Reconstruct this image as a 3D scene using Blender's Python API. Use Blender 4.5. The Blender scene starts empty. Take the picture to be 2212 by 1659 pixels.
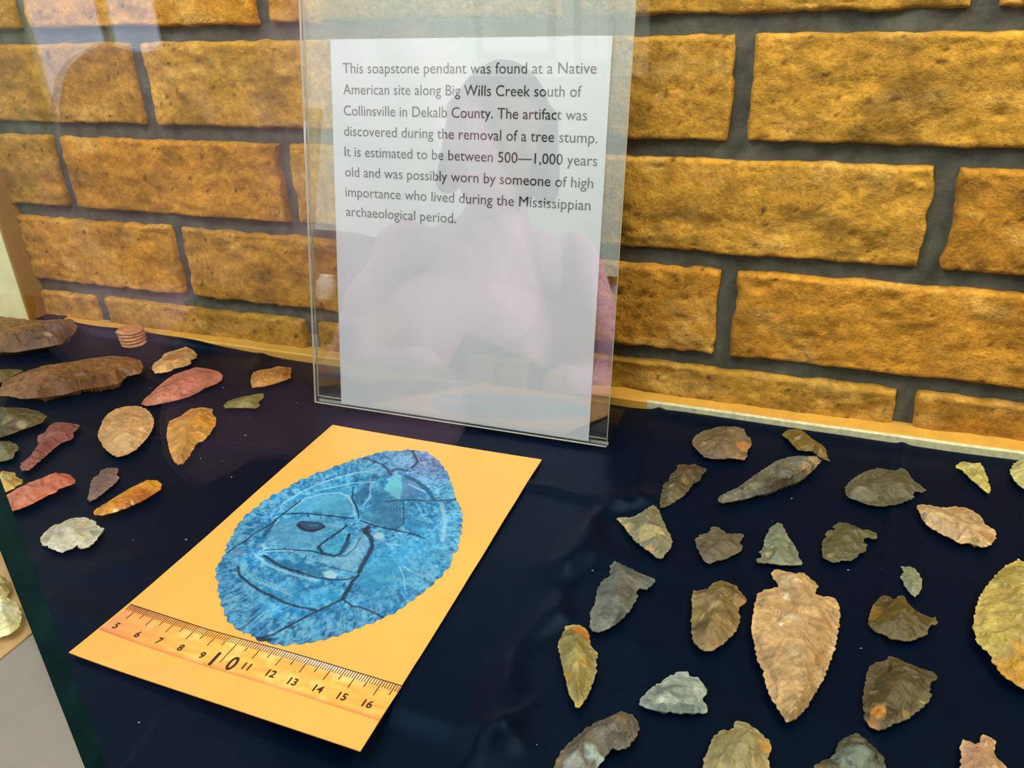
import bpy, bmesh, math, random
import numpy as np
from mathutils import Matrix, Vector
from mathutils.geometry import delaunay_2d_cdt
S = bpy.context.scene
COL = S.collection
random.seed(7)
# ------------------------------------------------------------------ camera
W, H = 2212, 1659
FPX, YAW, PITCH, ROLL = 1779.63, -0.374488, 0.462083, -0.040846
CPOS = np.array([0.0, -0.506358, 0.266667])
_cy, _sy, _cp, _sp, _cr, _sr = (math.cos(YAW), math.sin(YAW), math.cos(PITCH), math.sin(PITCH), math.cos(ROLL), math.sin(ROLL))
FW = np.array([_sy*_cp, _cy*_cp, -_sp])
_rt = np.array([_cy, -_sy, 0.0]); _up = np.cross(_rt, FW)
RT = _cr*_rt + _sr*_up; UP = -_sr*_rt + _cr*_up
cd = bpy.data.cameras.new('camera'); co = bpy.data.objects.new('camera', cd); COL.objects.link(co)
cd.sensor_width = 36.0; cd.lens = FPX/W*36.0; cd.clip_start = 0.005; cd.clip_end = 50
co.matrix_world = Matrix(((RT[0], UP[0], -FW[0], CPOS[0]), (RT[1], UP[1], -FW[1], CPOS[1]), (RT[2], UP[2], -FW[2], CPOS[2]), (0, 0, 0, 1)))
S.camera = co
# ------------------------------------------------------------------ world, light, exposure
S.view_settings.view_transform = 'Standard'; S.view_settings.look = 'None'
S.view_settings.gamma = 1.0; S.view_settings.exposure = -0.2; S.view_settings.use_curve_mapping = False
wd = bpy.data.worlds.new('world'); S.world = wd; wd.use_nodes = True
wd.node_tree.nodes['Background'].inputs[0].default_value = (0.8, 0.85, 0.9, 1)
wd.node_tree.nodes['Background'].inputs[1].default_value = 0.04
def area(name, loc, target, sx, sy, power, col):
    l = bpy.data.lights.new(name, 'AREA'); l.shape = 'RECTANGLE'; l.size = sx; l.size_y = sy; l.energy = power; l.color = col
    o = bpy.data.objects.new(name, l); COL.objects.link(o); o.location = loc
    o.rotation_euler = (Vector(target)-Vector(loc)).to_track_quat('-Z', 'Y').to_euler()
    return o
area('wall_fill_light', (-1.5, -1.75, 1.74), (-1.5, -3.2, 0.25), 1.9, 0.3, 155, (0.97, 0.99, 1.0))  # added unseen fill: brightens the far wall that the acrylic mirrors
area('side_window_light', (-1.75, -0.75, 0.85), (-0.3, -0.1, 0.0), 0.40, 0.40, 7, (0.96, 0.98, 1.0))
area('front_fill_light', (-0.28, -0.62, 0.85), (-0.25, -0.35, 0.0), 0.35, 0.2, 6.5, (0.95, 0.98, 1.0))  # added unseen front fill: brightens the lower end of the card
area('case_lamp_light', (0.42, -0.20, 0.66), (0.14, 0.0, 0.10), 0.35, 0.10, 7.5, (1.0, 0.90, 0.64))
area('case_strip_light', (-0.22, -0.115, 0.47), (-0.22, -0.17, 0), 0.8, 0.05, 0.9, (1.0, 0.95, 0.86))
pl = area('person_fill_light', (0.75, -1.35, 0.75), (-0.6, -1.05, 0.02), 0.25, 0.25, 5.0, (1.0, 0.96, 0.92)); pl.data.spread = math.radians(60)  # added narrow fill: brightens the mirrored person and spares the case

# ------------------------------------------------------------------ helpers
def lin(*c):
    c = np.array(c, float)/255.0
    return np.where(c <= 0.04045, c/12.92, ((c+0.055)/1.055)**2.4)
def ray(px):
    px = np.asarray(px, float)
    return ((px[..., 0]-W/2)/FPX)[..., None]*RT - ((px[..., 1]-H/2)/FPX)[..., None]*UP + FW
def at(px, z=0.0):
    d = ray(px); t = (z-CPOS[2])/d[..., 2]
    return CPOS + t[..., None]*d
ZOOM = {1: (0, 620, 3.16), 2: (0, 1000, 2.517), 3: (1180, 880, 3.95), 4: (1660, 880, 3.949), 5: (1180, 1200, 3.613), 6: (1692, 1200, 3.613), 7: (420, 920, 3.319), 8: (140, 1270, 2.9105), 0: (0, 0, 1.0), 9: (0, 1040, 6.9125)}
def zp(k, pts):
    ox, oy, s = ZOOM[k]; a = np.array(pts, float).reshape(-1, 2)
    return a/s + np.array([ox, oy])
def hsh(ix, iy, seed):
    n = (ix.astype(np.int64)*374761393 + iy.astype(np.int64)*668265263 + seed*982451653) & 0x7fffffff
    n = ((n ^ (n >> 13))*1274126177) & 0x7fffffff
    return ((n ^ (n >> 16)) & 0xffff)/65535.0
def vnoise(x, y, seed=0):
    x = np.asarray(x, float); y = np.asarray(y, float)
    ix = np.floor(x); iy = np.floor(y); fx = x-ix; fy = y-iy
    fx = fx*fx*(3-2*fx); fy = fy*fy*(3-2*fy)
    a = hsh(ix, iy, seed); b = hsh(ix+1, iy, seed); c = hsh(ix, iy+1, seed); d = hsh(ix+1, iy+1, seed)
    return (a+(b-a)*fx)*(1-fy)+(c+(d-c)*fx)*fy
def fbm(x, y, seed=0, o=4):
    r = 0; a = 0.5; t = 0
    for k in range(o):
        r = r + a*vnoise(x*2**k, y*2**k, seed+k*17); t += a; a *= 0.5
    return r/t
def sstep(a, b, x):
    t = np.clip((x-a)/(b-a), 0, 1); return t*t*(3-2*t)
def polydist(P, L, closed=False):
    P = np.asarray(P, float)[:, :2]; L = np.asarray(L, float)[:, :2]
    if closed: L = np.vstack([L, L[:1]])
    best = np.full(len(P), 1e9)
    for a, b in zip(L[:-1], L[1:]):
        ab = b-a; t = np.clip(((P-a)@ab)/max(ab@ab, 1e-16), 0, 1)
        d = np.hypot(*(P-(a+t[:, None]*ab)).T); best = np.minimum(best, d)
    return best
def inside(P, L):
    x, y = P[:, 0], P[:, 1]; r = np.zeros(len(P), bool); n = len(L)
    for i in range(n):
        x0, y0 = L[i][:2]; x1, y1 = L[(i+1) % n][:2]
        c = ((y0 > y) != (y1 > y)); xi = (x1-x0)*(y-y0)/((y1-y0) if y1 != y0 else 1e-12)+x0
        r ^= c & (x < xi)
    return r
def resample(L, step, closed=True):
    L = np.asarray(L, float)
    if closed: L = np.vstack([L, L[:1]])
    d = np.r_[0, np.cumsum(np.hypot(*np.diff(L[:, :2], axis=0).T))]
    n = max(4, int(round(d[-1]/step))); s = np.linspace(0, d[-1], n, endpoint=not closed)
    return np.stack([np.interp(s, d, L[:, k]) for k in range(L.shape[1])], 1), s
def mesh_obj(name, verts, faces, mats, parent=None, smooth=True, col=None, midx=None):
    me = bpy.data.meshes.new(name)
    me.from_pydata([tuple(map(float, v)) for v in verts], [], [tuple(map(int, f)) for f in faces])
    if not isinstance(mats, (list, tuple)): mats = [mats]
    for m in mats: me.materials.append(m)
    if smooth: me.polygons.foreach_set('use_smooth', [True]*len(me.polygons))
    if midx is not None: me.polygons.foreach_set('material_index', [int(i) for i in midx])
    if col is not None:
        at_ = me.attributes.new('Col', 'FLOAT_COLOR', 'POINT')
        c4 = np.ones((len(verts), 4), np.float32); c4[:, :3] = col; at_.data.foreach_set('color', c4.ravel())
    me.update()
    o = bpy.data.objects.new(name, me); COL.objects.link(o)
    if parent is not None: o.parent = parent
    return o
def tag(o, label=None, cat=None, group=None, kind=None):
    if label: o['label'] = label
    if cat: o['category'] = cat
    if group: o['group'] = group
    if kind: o['kind'] = kind
    return o
def empty(name, loc=(0, 0, 0), rot=(0, 0, 0)):
    o = bpy.data.objects.new(name, None); COL.objects.link(o); o.location = loc; o.rotation_euler = rot; o.empty_display_size = 0.02
    return o
def bm_obj(name, bm, mats, parent=None, smooth=False):
    me = bpy.data.meshes.new(name); bm.normal_update(); bm.to_mesh(me); bm.free()
    if not isinstance(mats, (list, tuple)): mats = [mats]
    for m in mats: me.materials.append(m)
    if smooth: me.polygons.foreach_set('use_smooth', [True]*len(me.polygons))
    o = bpy.data.objects.new(name, me); COL.objects.link(o)
    if parent is not None: o.parent = parent
    return o
def add_box(bm, lo, hi, bevel=0.0):
    lo = Vector(lo); hi = Vector(hi)
    r = bmesh.ops.create_cube(bm, size=1.0, matrix=Matrix.Translation((lo+hi)/2) @ Matrix.Diagonal((*(hi-lo), 1)))
    if bevel > 0:
        es = list({e for v in r['verts'] for e in v.link_edges})
        bmesh.ops.bevel(bm, geom=es, offset=bevel, segments=2, affect='EDGES', profile=0.5)
def box_obj(name, lo, hi, mat, parent=None, bevel=0.0):
    bm = bmesh.new(); add_box(bm, lo, hi, bevel); return bm_obj(name, bm, mat, parent)
def grid(nx, ny):
    f = []
    for j in range(ny-1):
        b = j*nx
        f += [(b+i, b+i+1, b+nx+i+1, b+nx+i) for i in range(nx-1)]
    return f
def mat(name, rgb=(0.8, 0.8, 0.8), rough=0.5, spec=0.5, noise=0.0, nscale=100, bump=0.0, bscale=400, bdist=0.001, attr=False, metal=0.0, emit=None, estr=0.0, rough_noise=0.0, detail=5, noise2=0.0, n2scale=300, stint=None):
    m = bpy.data.materials.new(name); m.use_nodes = True; nt = m.node_tree; N = nt.nodes; L = nt.links
    b = N['Principled BSDF']; b.inputs['Roughness'].default_value = rough; b.inputs['Specular IOR Level'].default_value = spec
    b.inputs['Metallic'].default_value = metal
    b.inputs['Base Color'].default_value = (*[float(v) for v in rgb], 1)
    tc = N.new('ShaderNodeTexCoord')
    src = None
    if attr:
        a = N.new('ShaderNodeAttribute'); a.attribute_name = 'Col'; src = a.outputs['Color']
    if noise > 0:
        n = N.new('ShaderNodeTexNoise'); n.inputs['Scale'].default_value = nscale; n.inputs['Detail'].default_value = detail; n.inputs['Roughness'].default_value = 0.62
        L.new(tc.outputs['Object'], n.inputs['Vector'])
        mr = N.new('ShaderNodeMapRange'); mr.inputs['From Min'].default_value = 0.3; mr.inputs['From Max'].default_value = 0.7
        mr.inputs['To Min'].default_value = 1-noise; mr.inputs['To Max'].default_value = 1+noise
        L.new(n.outputs['Fac'], mr.inputs['Value'])
        mx = N.new('ShaderNodeVectorMath'); mx.operation = 'SCALE'
        if src is not None: L.new(src, mx.inputs[0])
        else: mx.inputs[0].default_value = tuple(float(v) for v in rgb)
        L.new(mr.outputs['Result'], mx.inputs['Scale']); src = mx.outputs['Vector']
    if noise2 > 0:
        n = N.new('ShaderNodeTexNoise'); n.inputs['Scale'].default_value = n2scale; n.inputs['Detail'].default_value = 6; n.inputs['Roughness'].default_value = 0.7
        n.inputs['Distortion'].default_value = 0.6
        L.new(tc.outputs['Object'], n.inputs['Vector'])
        mr = N.new('ShaderNodeMapRange'); mr.inputs['From Min'].default_value = 0.32; mr.inputs['From Max'].default_value = 0.68
        mr.inputs['To Min'].default_value = 1-noise2; mr.inputs['To Max'].default_value = 1+noise2
        L.new(n.outputs['Fac'], mr.inputs['Value'])
        mx = N.new('ShaderNodeVectorMath'); mx.operation = 'SCALE'; L.new(src, mx.inputs[0]); L.new(mr.outputs['Result'], mx.inputs['Scale']); src = mx.outputs['Vector']
    if stint is not None: b.inputs['Specular Tint'].default_value = (*stint, 1)
    if src is not None: L.new(src, b.inputs['Base Color'])
    if bump > 0:
        n2 = N.new('ShaderNodeTexNoise'); n2.inputs['Scale'].default_value = bscale; n2.inputs['Detail'].default_value = 6; n2.inputs['Roughness'].default_value = 0.65
        L.new(tc.outputs['Object'], n2.inputs['Vector'])
        bp = N.new('ShaderNodeBump'); bp.inputs['Strength'].default_value = bump; bp.inputs['Distance'].default_value = bdist
        L.new(n2.outputs['Fac'], bp.inputs['Height']); L.new(bp.outputs['Normal'], b.inputs['Normal'])
    if emit is not None:
        b.inputs['Emission Color'].default_value = (*emit, 1); b.inputs['Emission Strength'].default_value = estr
    return m
def thin_glass(name, tint=(1, 1, 1), f0=0.045, rough=0.0):
    # clear sheet: Schlick reflection at each face, the rest passes straight through
    m = bpy.data.materials.new(name); m.use_nodes = True; nt = m.node_tree; N = nt.nodes; L = nt.links
    for n in list(N): N.remove(n)
    out = N.new('ShaderNodeOutputMaterial'); mix = N.new('ShaderNodeMixShader'); tr = N.new('ShaderNodeBsdfTransparent'); gl = N.new('ShaderNodeBsdfGlossy')
    tr.inputs[0].default_value = (*tint, 1); gl.inputs[0].default_value = (1, 1, 1, 1); gl.inputs['Roughness'].default_value = rough
    g = N.new('ShaderNodeNewGeometry'); dot = N.new('ShaderNodeVectorMath'); dot.operation = 'DOT_PRODUCT'
    L.new(g.outputs['Incoming'], dot.inputs[0]); L.new(g.outputs['Normal'], dot.inputs[1])
    def M(op, a, b=None):
        n = N.new('ShaderNodeMath'); n.operation = op
        for i, v in enumerate((a, b)):
            if v is None: continue
            if isinstance(v, (int, float)): n.inputs[i].default_value = v
            else: L.new(v, n.inputs[i])
        return n.outputs[0]
    ab = M('ABSOLUTE', dot.outputs['Value']); om = M('SUBTRACT', 1.0, ab); p5 = M('POWER', om, 5.0); sc = M('MULTIPLY', p5, 1-f0); fr = M('ADD', sc, f0)
    L.new(fr, mix.inputs[0]); L.new(tr.outputs[0], mix.inputs[1]); L.new(gl.outputs[0], mix.inputs[2]); L.new(mix.outputs[0], out.inputs[0])
    return m

# ------------------------------------------------------------------ materials
M_stone = mat('chert', rough=0.40, spec=0.45, noise=0.22, nscale=130, bump=0.55, bscale=420, bdist=0.0012, attr=True, noise2=0.30, n2scale=420)
M_brick = mat('fired_brick', rough=0.85, spec=0.2, noise=0.30, nscale=62, bump=0.9, bscale=260, bdist=0.0022, attr=True, detail=9, noise2=0.30, n2scale=240)
M_mortar = mat('dark_mortar', rgb=lin(84, 84, 74), rough=0.9, spec=0.2, noise=0.45, nscale=60, bump=0.6, bscale=500, bdist=0.001)
M_trim = mat('ochre_painted_wood', rgb=lin(196, 148, 62), rough=0.6, spec=0.3, noise=0.12, nscale=90, bump=0.15, bscale=600, bdist=0.0004)
M_trimedge = mat('pale_worn_paint', rgb=lin(190, 185, 150), rough=0.6, noise=0.25, nscale=300)
M_trimshade = mat('shaded_ochre_paint', rgb=lin(140, 98, 34), rough=0.6, spec=0.3, noise=0.15, nscale=60)  # ledge ochre with the post side's shade put into the colour
M_post = mat('cream_painted_wood', rgb=lin(214, 206, 158), rough=0.55, noise=0.10, nscale=40, bump=0.1, bscale=300, bdist=0.0005)
M_cloth = mat('navy_cotton', rgb=(0.0002, 0.0027, 0.0112), rough=0.36, spec=0.085, stint=(0.35, 0.65, 1.0), noise=0.2, nscale=90, bump=0.25, bscale=2600, bdist=0.0003)
M_card = mat('yellow_cardstock', rgb=lin(222, 158, 76), rough=0.45, spec=0.4, noise=0.06, nscale=25)
M_print = mat('card_print', rough=0.45, spec=0.4, attr=True)
M_ink = mat('black_ink', rgb=(0.012, 0.012, 0.014), rough=0.5, spec=0.3)
M_tick = mat('brown_ink', rgb=lin(48, 28, 16), rough=0.5, spec=0.3)
M_paper = mat('white_paper', rgb=(0.465, 0.485, 0.53), rough=0.7, spec=0.2, noise=0.02, nscale=30)
M_acr = thin_glass('clear_acrylic', (0.985, 0.99, 0.985), 0.05)
M_acre = mat('frosted_acrylic_edge', rgb=(0.45, 0.47, 0.42), rough=0.3, spec=0.5)
M_glass = thin_glass('window_glass', (0.985, 0.995, 0.99), 0.027)
M_glasse = mat('green_glass_edge', rgb=(0.003, 0.030, 0.036), rough=0.25, spec=0.4, noise=0.5, nscale=60)
M_grey = mat('grey_laminate', rgb=lin(112, 107, 100), rough=0.55, noise=0.06, nscale=60, bump=0.1, bscale=900, bdist=0.0003)
M_tan = mat('tan_board', rgb=lin(150, 124, 80), rough=0.6, noise=0.15, nscale=50)
M_dark = mat('black_lacquer', rgb=(0.01, 0.01, 0.012), rough=0.35)
M_wallw = mat('cream_plaster', rgb=(0.74, 0.79, 0.69), rough=0.8, spec=0.2, noise=0.03, nscale=6)
M_ceil = mat('white_ceiling', rgb=(0.82, 0.83, 0.80), rough=0.85, spec=0.2, noise=0.02, nscale=8)
M_floor = mat('brown_floor', rgb=(0.010, 0.009, 0.009), rough=0.8, spec=0.1, noise=0.3, nscale=5)
M_wood = mat('dark_stained_wood', rgb=(0.06, 0.025, 0.012), rough=0.45, noise=0.35, nscale=14)
M_wood2 = mat('reddish_wood', rgb=(0.16, 0.06, 0.025), rough=0.45, noise=0.35, nscale=14)
M_picture = mat('faded_print', rgb=(0.42, 0.42, 0.38), rough=0.6, noise=0.5, nscale=12)
M_green = mat('green_ceramic', rgb=(0.03, 0.16, 0.07), rough=0.2)
M_white = mat('white_ceramic', rgb=(0.7, 0.7, 0.7), rough=0.2)
M_skin = mat('skin', rgb=(0.42, 0.22, 0.15), rough=0.5, noise=0.08, nscale=30)
M_pink = mat('pink_knit', rgb=(0.80, 0.46, 0.64), rough=0.85, spec=0.2, noise=0.1, nscale=200, bump=0.3, bscale=300)
M_hair = mat('brown_hair', rgb=(0.03, 0.018, 0.012), rough=0.55, noise=0.4, nscale=60)
M_jean = mat('dark_denim', rgb=(0.015, 0.022, 0.05), rough=0.8, noise=0.2, nscale=200)
M_shoe = mat('black_leather', rgb=(0.015, 0.013, 0.012), rough=0.4)
M_quartz = mat('milky_quartz', rough=0.22, spec=0.6, noise=0.35, nscale=260, bump=0.5, bscale=700, bdist=0.0008, attr=True)
M_lint = mat('white_lint', rgb=(0.35, 0.36, 0.38), rough=0.9)

# ------------------------------------------------------------------ back wall of brick
def build_wall():
    V = []; F = []; C = []; MI = []
    PITCHX, CH, Z0 = 0.2135, 0.0677, 0.0341
    X0, X1 = -0.78, 0.62
    # mortar bed
    nx, nz = 300, 120
    xs = np.linspace(X0, X1, nx); zs = np.linspace(-0.03, 0.80, nz); gx, gz = np.meshgrid(xs, zs)
    gy = 0.0015-0.003*fbm(gx*70, gz*70, 5)
    V.append(np.stack([gx, gy, gz], -1).reshape(-1, 3)); F += grid(nx, nz); C.append(np.tile(lin(84, 84, 74), (nx*nz, 1))); MI += [1]*len(grid(nx, nz))
    off = nx*nz; rnd = random.Random(3)
    for row in range(-1, 11):
        zlo = Z0+row*CH+0.0048; zhi = Z0+(row+1)*CH-0.0048
        # row -1 = lowest course; head joints at .062 (odd) and -.0515 (even) + k*pitch
        base = 0.062 if row % 2 != 0 else -0.0515
        k0 = int(math.floor((X0-base)/PITCHX))
        for k in range(k0, k0+9):
            xa = base+k*PITCHX+0.0052; xb = base+(k+1)*PITCHX-0.0052
            if xb < X0+0.02 or xa > X1-0.02: continue
            xa += rnd.uniform(-.0012, .0012); xb += rnd.uniform(-.0012, .0012)
            seed = rnd.randint(0, 9999)
            n, m = 92, 32
            u = np.linspace(0, 1, n); v = np.linspace(0, 1, m)
            # crowd samples towards the rim
            u = 0.5-0.5*np.cos(u*np.pi)*(0.35)+(u-0.5)*0.65; v = 0.5-0.5*np.cos(v*np.pi)*0.45+(v-0.5)*0.55
            uu, vv = np.meshgrid(u, v)
            x = xa+(xb-xa)*uu; z = zlo+(zhi-zlo)*vv
            jx = (fbm(z*80, z*0+k*3.1+row, seed, 4)-.5)*0.0050; jz = (fbm(x*90, x*0+row*2.7, seed+5, 4)-.5)*0.0034
            ex = np.abs(uu-.5)*2; ez = np.abs(vv-.5)*2
            x = x+jx*ex**6; z = z+jz*ez**4
            d = np.minimum(np.minimum(uu, 1-uu)*(xb-xa), np.minimum(vv, 1-vv)*(zhi-zlo))
            prof = np.clip(d/0.0026, 0, 1); prof = np.sqrt(np.clip(1-(1-prof)**2, 0, 1))
            rough = (fbm(x*38, z*60, seed+11, 5)-.5)*0.0034+(fbm(x*150, z*170, seed+21, 3)-.5)*0.0022
            scar = np.maximum(0, fbm(x*26+3, z*48, seed+31, 4)-.56)*0.011
            crease = np.exp(-((fbm(x*22, z*34, seed+41, 4)-.5)/0.012)**2)*0.0011
            pit = (vnoise(x*420, z*420, seed+51) > .93)*0.0014
            y = 0.002-0.0078*prof+(rough+scar+crease+pit)*prof
            tint = rnd.uniform(0.84, 1.12); warm = rnd.uniform(-1, 1)
            base_c = lin(180, 130, 46)*np.array([1+0.05*warm, 1-0.04*warm, 1-.15*warm])*tint
            patch = fbm(x*30, z*46, seed+61, 5); dk = np.clip((patch-.56)*5, 0, 1)[..., None]
            lt = np.clip((fbm(x*40+9, z*70, seed+71, 5)-.55)*5, 0, 1)[..., None]
            c = base_c*(1-0.45*dk)+lt*(lin(200, 156, 80)-base_c)*0.6
            pt = (vnoise(x*330, z*330, seed+81) > .945)[..., None]
            c = np.where(pt, c*0.3, c)
            V.append(np.stack([x, y, z], -1).reshape(-1, 3)); C.append(c.reshape(-1, 3))
            g = grid(n, m); F += [tuple(i+off for i in q) for q in g]; MI += [0]*len(g); off += n*m
    V = np.vstack(V); C = np.vstack(C)
    o = mesh_obj('wall_back', V, F, [M_brick, M_mortar], None, True, C, MI)
    o['kind'] = 'structure'
build_wall()
for nm, lo, hi in (('wall_back', (-4.0, 0.0, -1.15), (-0.775, 0.12, 1.8)), ('wall_back', (0.615, 0.0, -1.15), (3.0, 0.12, 1.8)),
                   ('wall_back', (-0.775, 0.004, -1.15), (0.615, 0.12, -0.025)), ('wall_back', (-0.775, 0.004, 0.795), (0.615, 0.12, 1.8)),
                   ('wall_left', (-4.1, -3.2, -1.15), (-4.0, 0.12, 1.8)), ('wall_right', (3.0, -3.2, -1.15), (3.1, 0.12, 1.8)),
                   ('wall_front', (-4.1, -3.3, -1.15), (3.1, -3.2, 1.8))):
    o = box_obj(nm, lo, hi, M_wallw); o['kind'] = 'structure'
box_obj('floor', (-4.1, -3.3, -1.25), (3.1, 0.12, -1.15), M_floor)['kind'] = 'structure'
box_obj('ceiling', (-4.1, -3.3, 1.8), (3.1, 0.12, 1.9), M_ceil)['kind'] = 'structure'

# ------------------------------------------------------------------ display case (cabinet, shelf, ledge, corner post)
case = tag(empty('display_case', (0, -0.2, -1.15)), 'wall display case with ochre back ledge, cream corner post and grey shelf boards', 'display case')
def part(name, lo, hi, m, bevel=0.0):
    o = box_obj(name, lo, hi, m, None, bevel); o.parent = case; o.matrix_parent_inverse = Matrix.Translation((0, 0.2, 1.15)); return o
part('cabinet', (-0.80, -0.405, -1.15), (0.60, -0.004, -0.022), M_dark, 0.004)
# cloth hem runs diagonally at the left; bare boards lie beyond it
A = at(np.array([-60., 1034.])); B = at(np.array([232., 1690.]))
xl = -0.3308
part('grey_board', (xl+0.0006, -0.404, -0.0215), (-0.20, -0.20, -0.0085), M_grey, 0.0006)
part('tan_board', (-0.80, -0.404, -0.0215), (xl-0.0006, -0.20, -0.0085), M_tan, 0.0006)
part('shelf_board', (-0.80, -0.199, -0.0215), (-0.199, -0.004, -0.009), M_dark)
part('shelf_board', (-0.199, -0.404, -0.0215), (0.60, -0.004, -0.009), M_dark)
def ledge():
    # long ochre strip: slightly wavy front arris with worn pale paint
    n = 160; xs = np.linspace(-0.70, 0.60, n); w = (fbm(xs*30, xs*0, 3)-.5)*0.0012
    yf = -0.0162-0.0035*sstep(-0.25, 0.1, xs)+w
    prof = [(0*xs-0.001, 0*xs+0.0062), (yf+0.0012, 0*xs+0.0062), (yf, 0*xs+0.0050), (yf, 0*xs-0.004), (0*xs-0.001, 0*xs-0.004)]
    V = []; 
    for y, z in prof: V += list(np.stack([xs, y, z], 1))
    F = []; MI = []
    for k in range(len(prof)-1):
        for i in range(n-1):
            F.append((k*n+i, k*n+i+1, (k+1)*n+i+1, (k+1)*n+i)); MI.append(1 if k in (1, 2) and xs[i] > -0.09+.02*math.sin(xs[i]*90) else 0)
    o = mesh_obj('trim_1', V, [f[::-1] for f in F], [M_trim, M_trimedge], None, False, None, MI); o['kind'] = 'structure'
ledge()
o = box_obj('trim_2', (-0.720, -0.0225, -0.004), (-0.6485, -0.0005, 1.0), M_post, None, 0.0008); o['kind'] = 'structure'
o = box_obj('trim_3', (-0.6482, -0.0222, -0.004), (-0.6455, -0.0005, 1.0), M_trimshade, None, 0.0006); o['kind'] = 'structure'

# ------------------------------------------------------------------ black cloth with folds and creases
def build_cloth():
    xs = np.linspace(-0.74, 0.56, 560); gx, gt = np.meshgrid(xs, np.linspace(0, 1, 180))
    lap0 = 1-sstep(-0.66, -0.61, gx)
    eL = np.where(gx < -0.62, -0.004, -0.0112-0.0025*sstep(-0.50, -0.38, gx))+0.0010*(fbm(gx*60, gx*0, 6)-.5)
    eR = -0.0157-0.0035*sstep(-0.25, 0.1, gx)
    edge = np.where(gx < -0.62, -0.004, eL*sstep(0, .5, lap0)+eR*(1-sstep(0, .5, lap0)))
    gy = -0.404+(edge+0.404)*gt
    P = np.stack([gx.ravel(), gy.ravel()], 1); x, y = P[:, 0], P[:, 1]
    z = -0.0006+0*x + 0.0006*(fbm(x*26, y*26, 2)-.5)
    def ridge(pts, amp, sig, k=0):
        L = at(zp(k, pts)); d = polydist(P, L)
        return amp*np.exp(-(d/sig)**2)
    def ramp(pts, amp, sig, side, fall=0.04, k=0):
        # one-sided step: rises over sig on one side of a crease, then relaxes
        L = at(zp(k, pts))[:, :2]; d = polydist(P, L)
        best = np.full(len(P), 1e9); sg = np.zeros(len(P))
        for a, b in zip(L[:-1], L[1:]):
            ab = b-a; t = np.clip(((P-a)@ab)/(ab@ab), 0, 1); q = P-(a+t[:, None]*ab); dd = np.hypot(q[:, 0], q[:, 1])
            s = np.sign(ab[0]*(P[:, 1]-a[1])-ab[1]*(P[:, 0]-a[0])); m = dd < best; best[m] = dd[m]; sg[m] = s[m]
        on = (sg*side > 0)
        return np.where(on, amp*(1-np.exp(-best/sig))*np.exp(-(best/fall)**2), 0)
    z += ridge([(1950, 950), (1938, 1050), (1925, 1120), (1910, 1200), (1900, 1300), (1885, 1450), (1872, 1600)], 0.0016, 0.0024)
    z += ridge([(1425, 880), (1405, 950), (1388, 1010), (1372, 1075)], 0.0018, 0.003)
    z += ridge([(1130, 1045), (1200, 1058), (1260, 1075), (1310, 1085), (1340, 1098)], 0.0028, 0.0038)
    z += ridge([(1352, 1100), (1300, 1135), (1262, 1180), (1225, 1230)], 0.0075, 0.011)
    z += ridge([(1352, 1100), (1420, 1110), (1500, 1135), (1600, 1150)], 0.0008, 0.006)
    z += ramp([(1345, 1120), (1305, 1185), (1270, 1260), (1240, 1340), (1195, 1430), (1130, 1530), (1062, 1588)], 0.0060, 0.004, 1, 0.03)
    z += ridge([(1230, 1300), (1180, 1370), (1120, 1440), (1075, 1520), (1055, 1590)], 0.0060, 0.009)
    z += ridge([(1205, 1445), (1150, 1520), (1105, 1570), (1060, 1592)], 0.0016, 0.0035)
    z += ridge([(1100, 1580), (1180, 1555), (1240, 1545), (1300, 1550)], 0.0014, 0.006)
    z -= ramp([(800, 1500), (855, 1522), (900, 1535), (970, 1558), (1040, 1585), (1110, 1604), (1200, 1640), (1290, 1680)], 0.0078, 0.009, -1, 0.08)
    z += ridge([(440, 955), (520, 963), (600, 972), (650, 975)], 0.0016, 0.0028)
    z += ridge([(160, 915), (230, 938), (330, 950), (440, 955)], 0.0009, 0.003)
    z += ridge([(585, 750), (560, 775), (540, 800)], 0.0016, 0.005)
    z += ridge([(385, 1500), (350, 1545), (310, 1605), (280, 1650)], 0.0015, 0.0024)
    z += ridge([(100, 1300), (150, 1335), (230, 1345)], 0.0016, 0.008)
    z += ridge([(90, 1215), (180, 1235), (290, 1210)], 0.0012, 0.010)
    lap = lap0.ravel()
    # stays flat where pieces lie on it
    for px_, py_, rr_ in ((1395, 1150, .026), (1345, 1290, .028), (1250, 1440, .026), (1290, 1605, .030), (1555, 1180, .017), (1000, 920, .030), (850, 890, .03)):
        c_ = at(zp(0, [(px_, py_)]))[0]; m_ = 1-sstep(rr_*.75, rr_*1.25, np.hypot(x-c_[0], y-c_[1])); z = z*(1-m_)-.0006*m_
    # back edge: butts against the ledge at the right, laps over its top at the left
    lap = 1-sstep(-0.52, -0.36, x)
    z += 0.0024*sstep(-0.11, -0.07, x)*sstep(-0.034, -0.018, y)*(1-lap)*(1-.55*sstep(-.08, .12, x))
    over = sstep(-0.0235, -0.0175, y)*lap
    z = z*(1-over)+over*(0.0072+0.0005*np.sin(x*90))
    # hem
    nv = np.array([-(B-A)[1], (B-A)[0]]); nv /= np.hypot(*nv)
    sd = (P-A[:2])@nv
    if ((np.array([0.0, -0.2])-A[:2])@nv) < 0: sd = -sd
    keep = sd > 0
    G = grid(560, 180); F = [f for f in G if all(keep[i] for i in f)]
    used = sorted({i for f in F for i in f}); mp = {i: j for j, i in enumerate(used)}
    V = np.stack([x, y, z], 1)[used]; F = [tuple(mp[i] for i in f) for f in F]
    o = mesh_obj('tablecloth', V, F, M_cloth)
    sm = o.modifiers.new('thickness', 'SOLIDIFY'); sm.thickness = 0.0006; sm.offset = -1
    tag(o, 'black navy cotton cloth spread and creased under the stone artifacts', 'tablecloth')
build_cloth()

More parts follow.
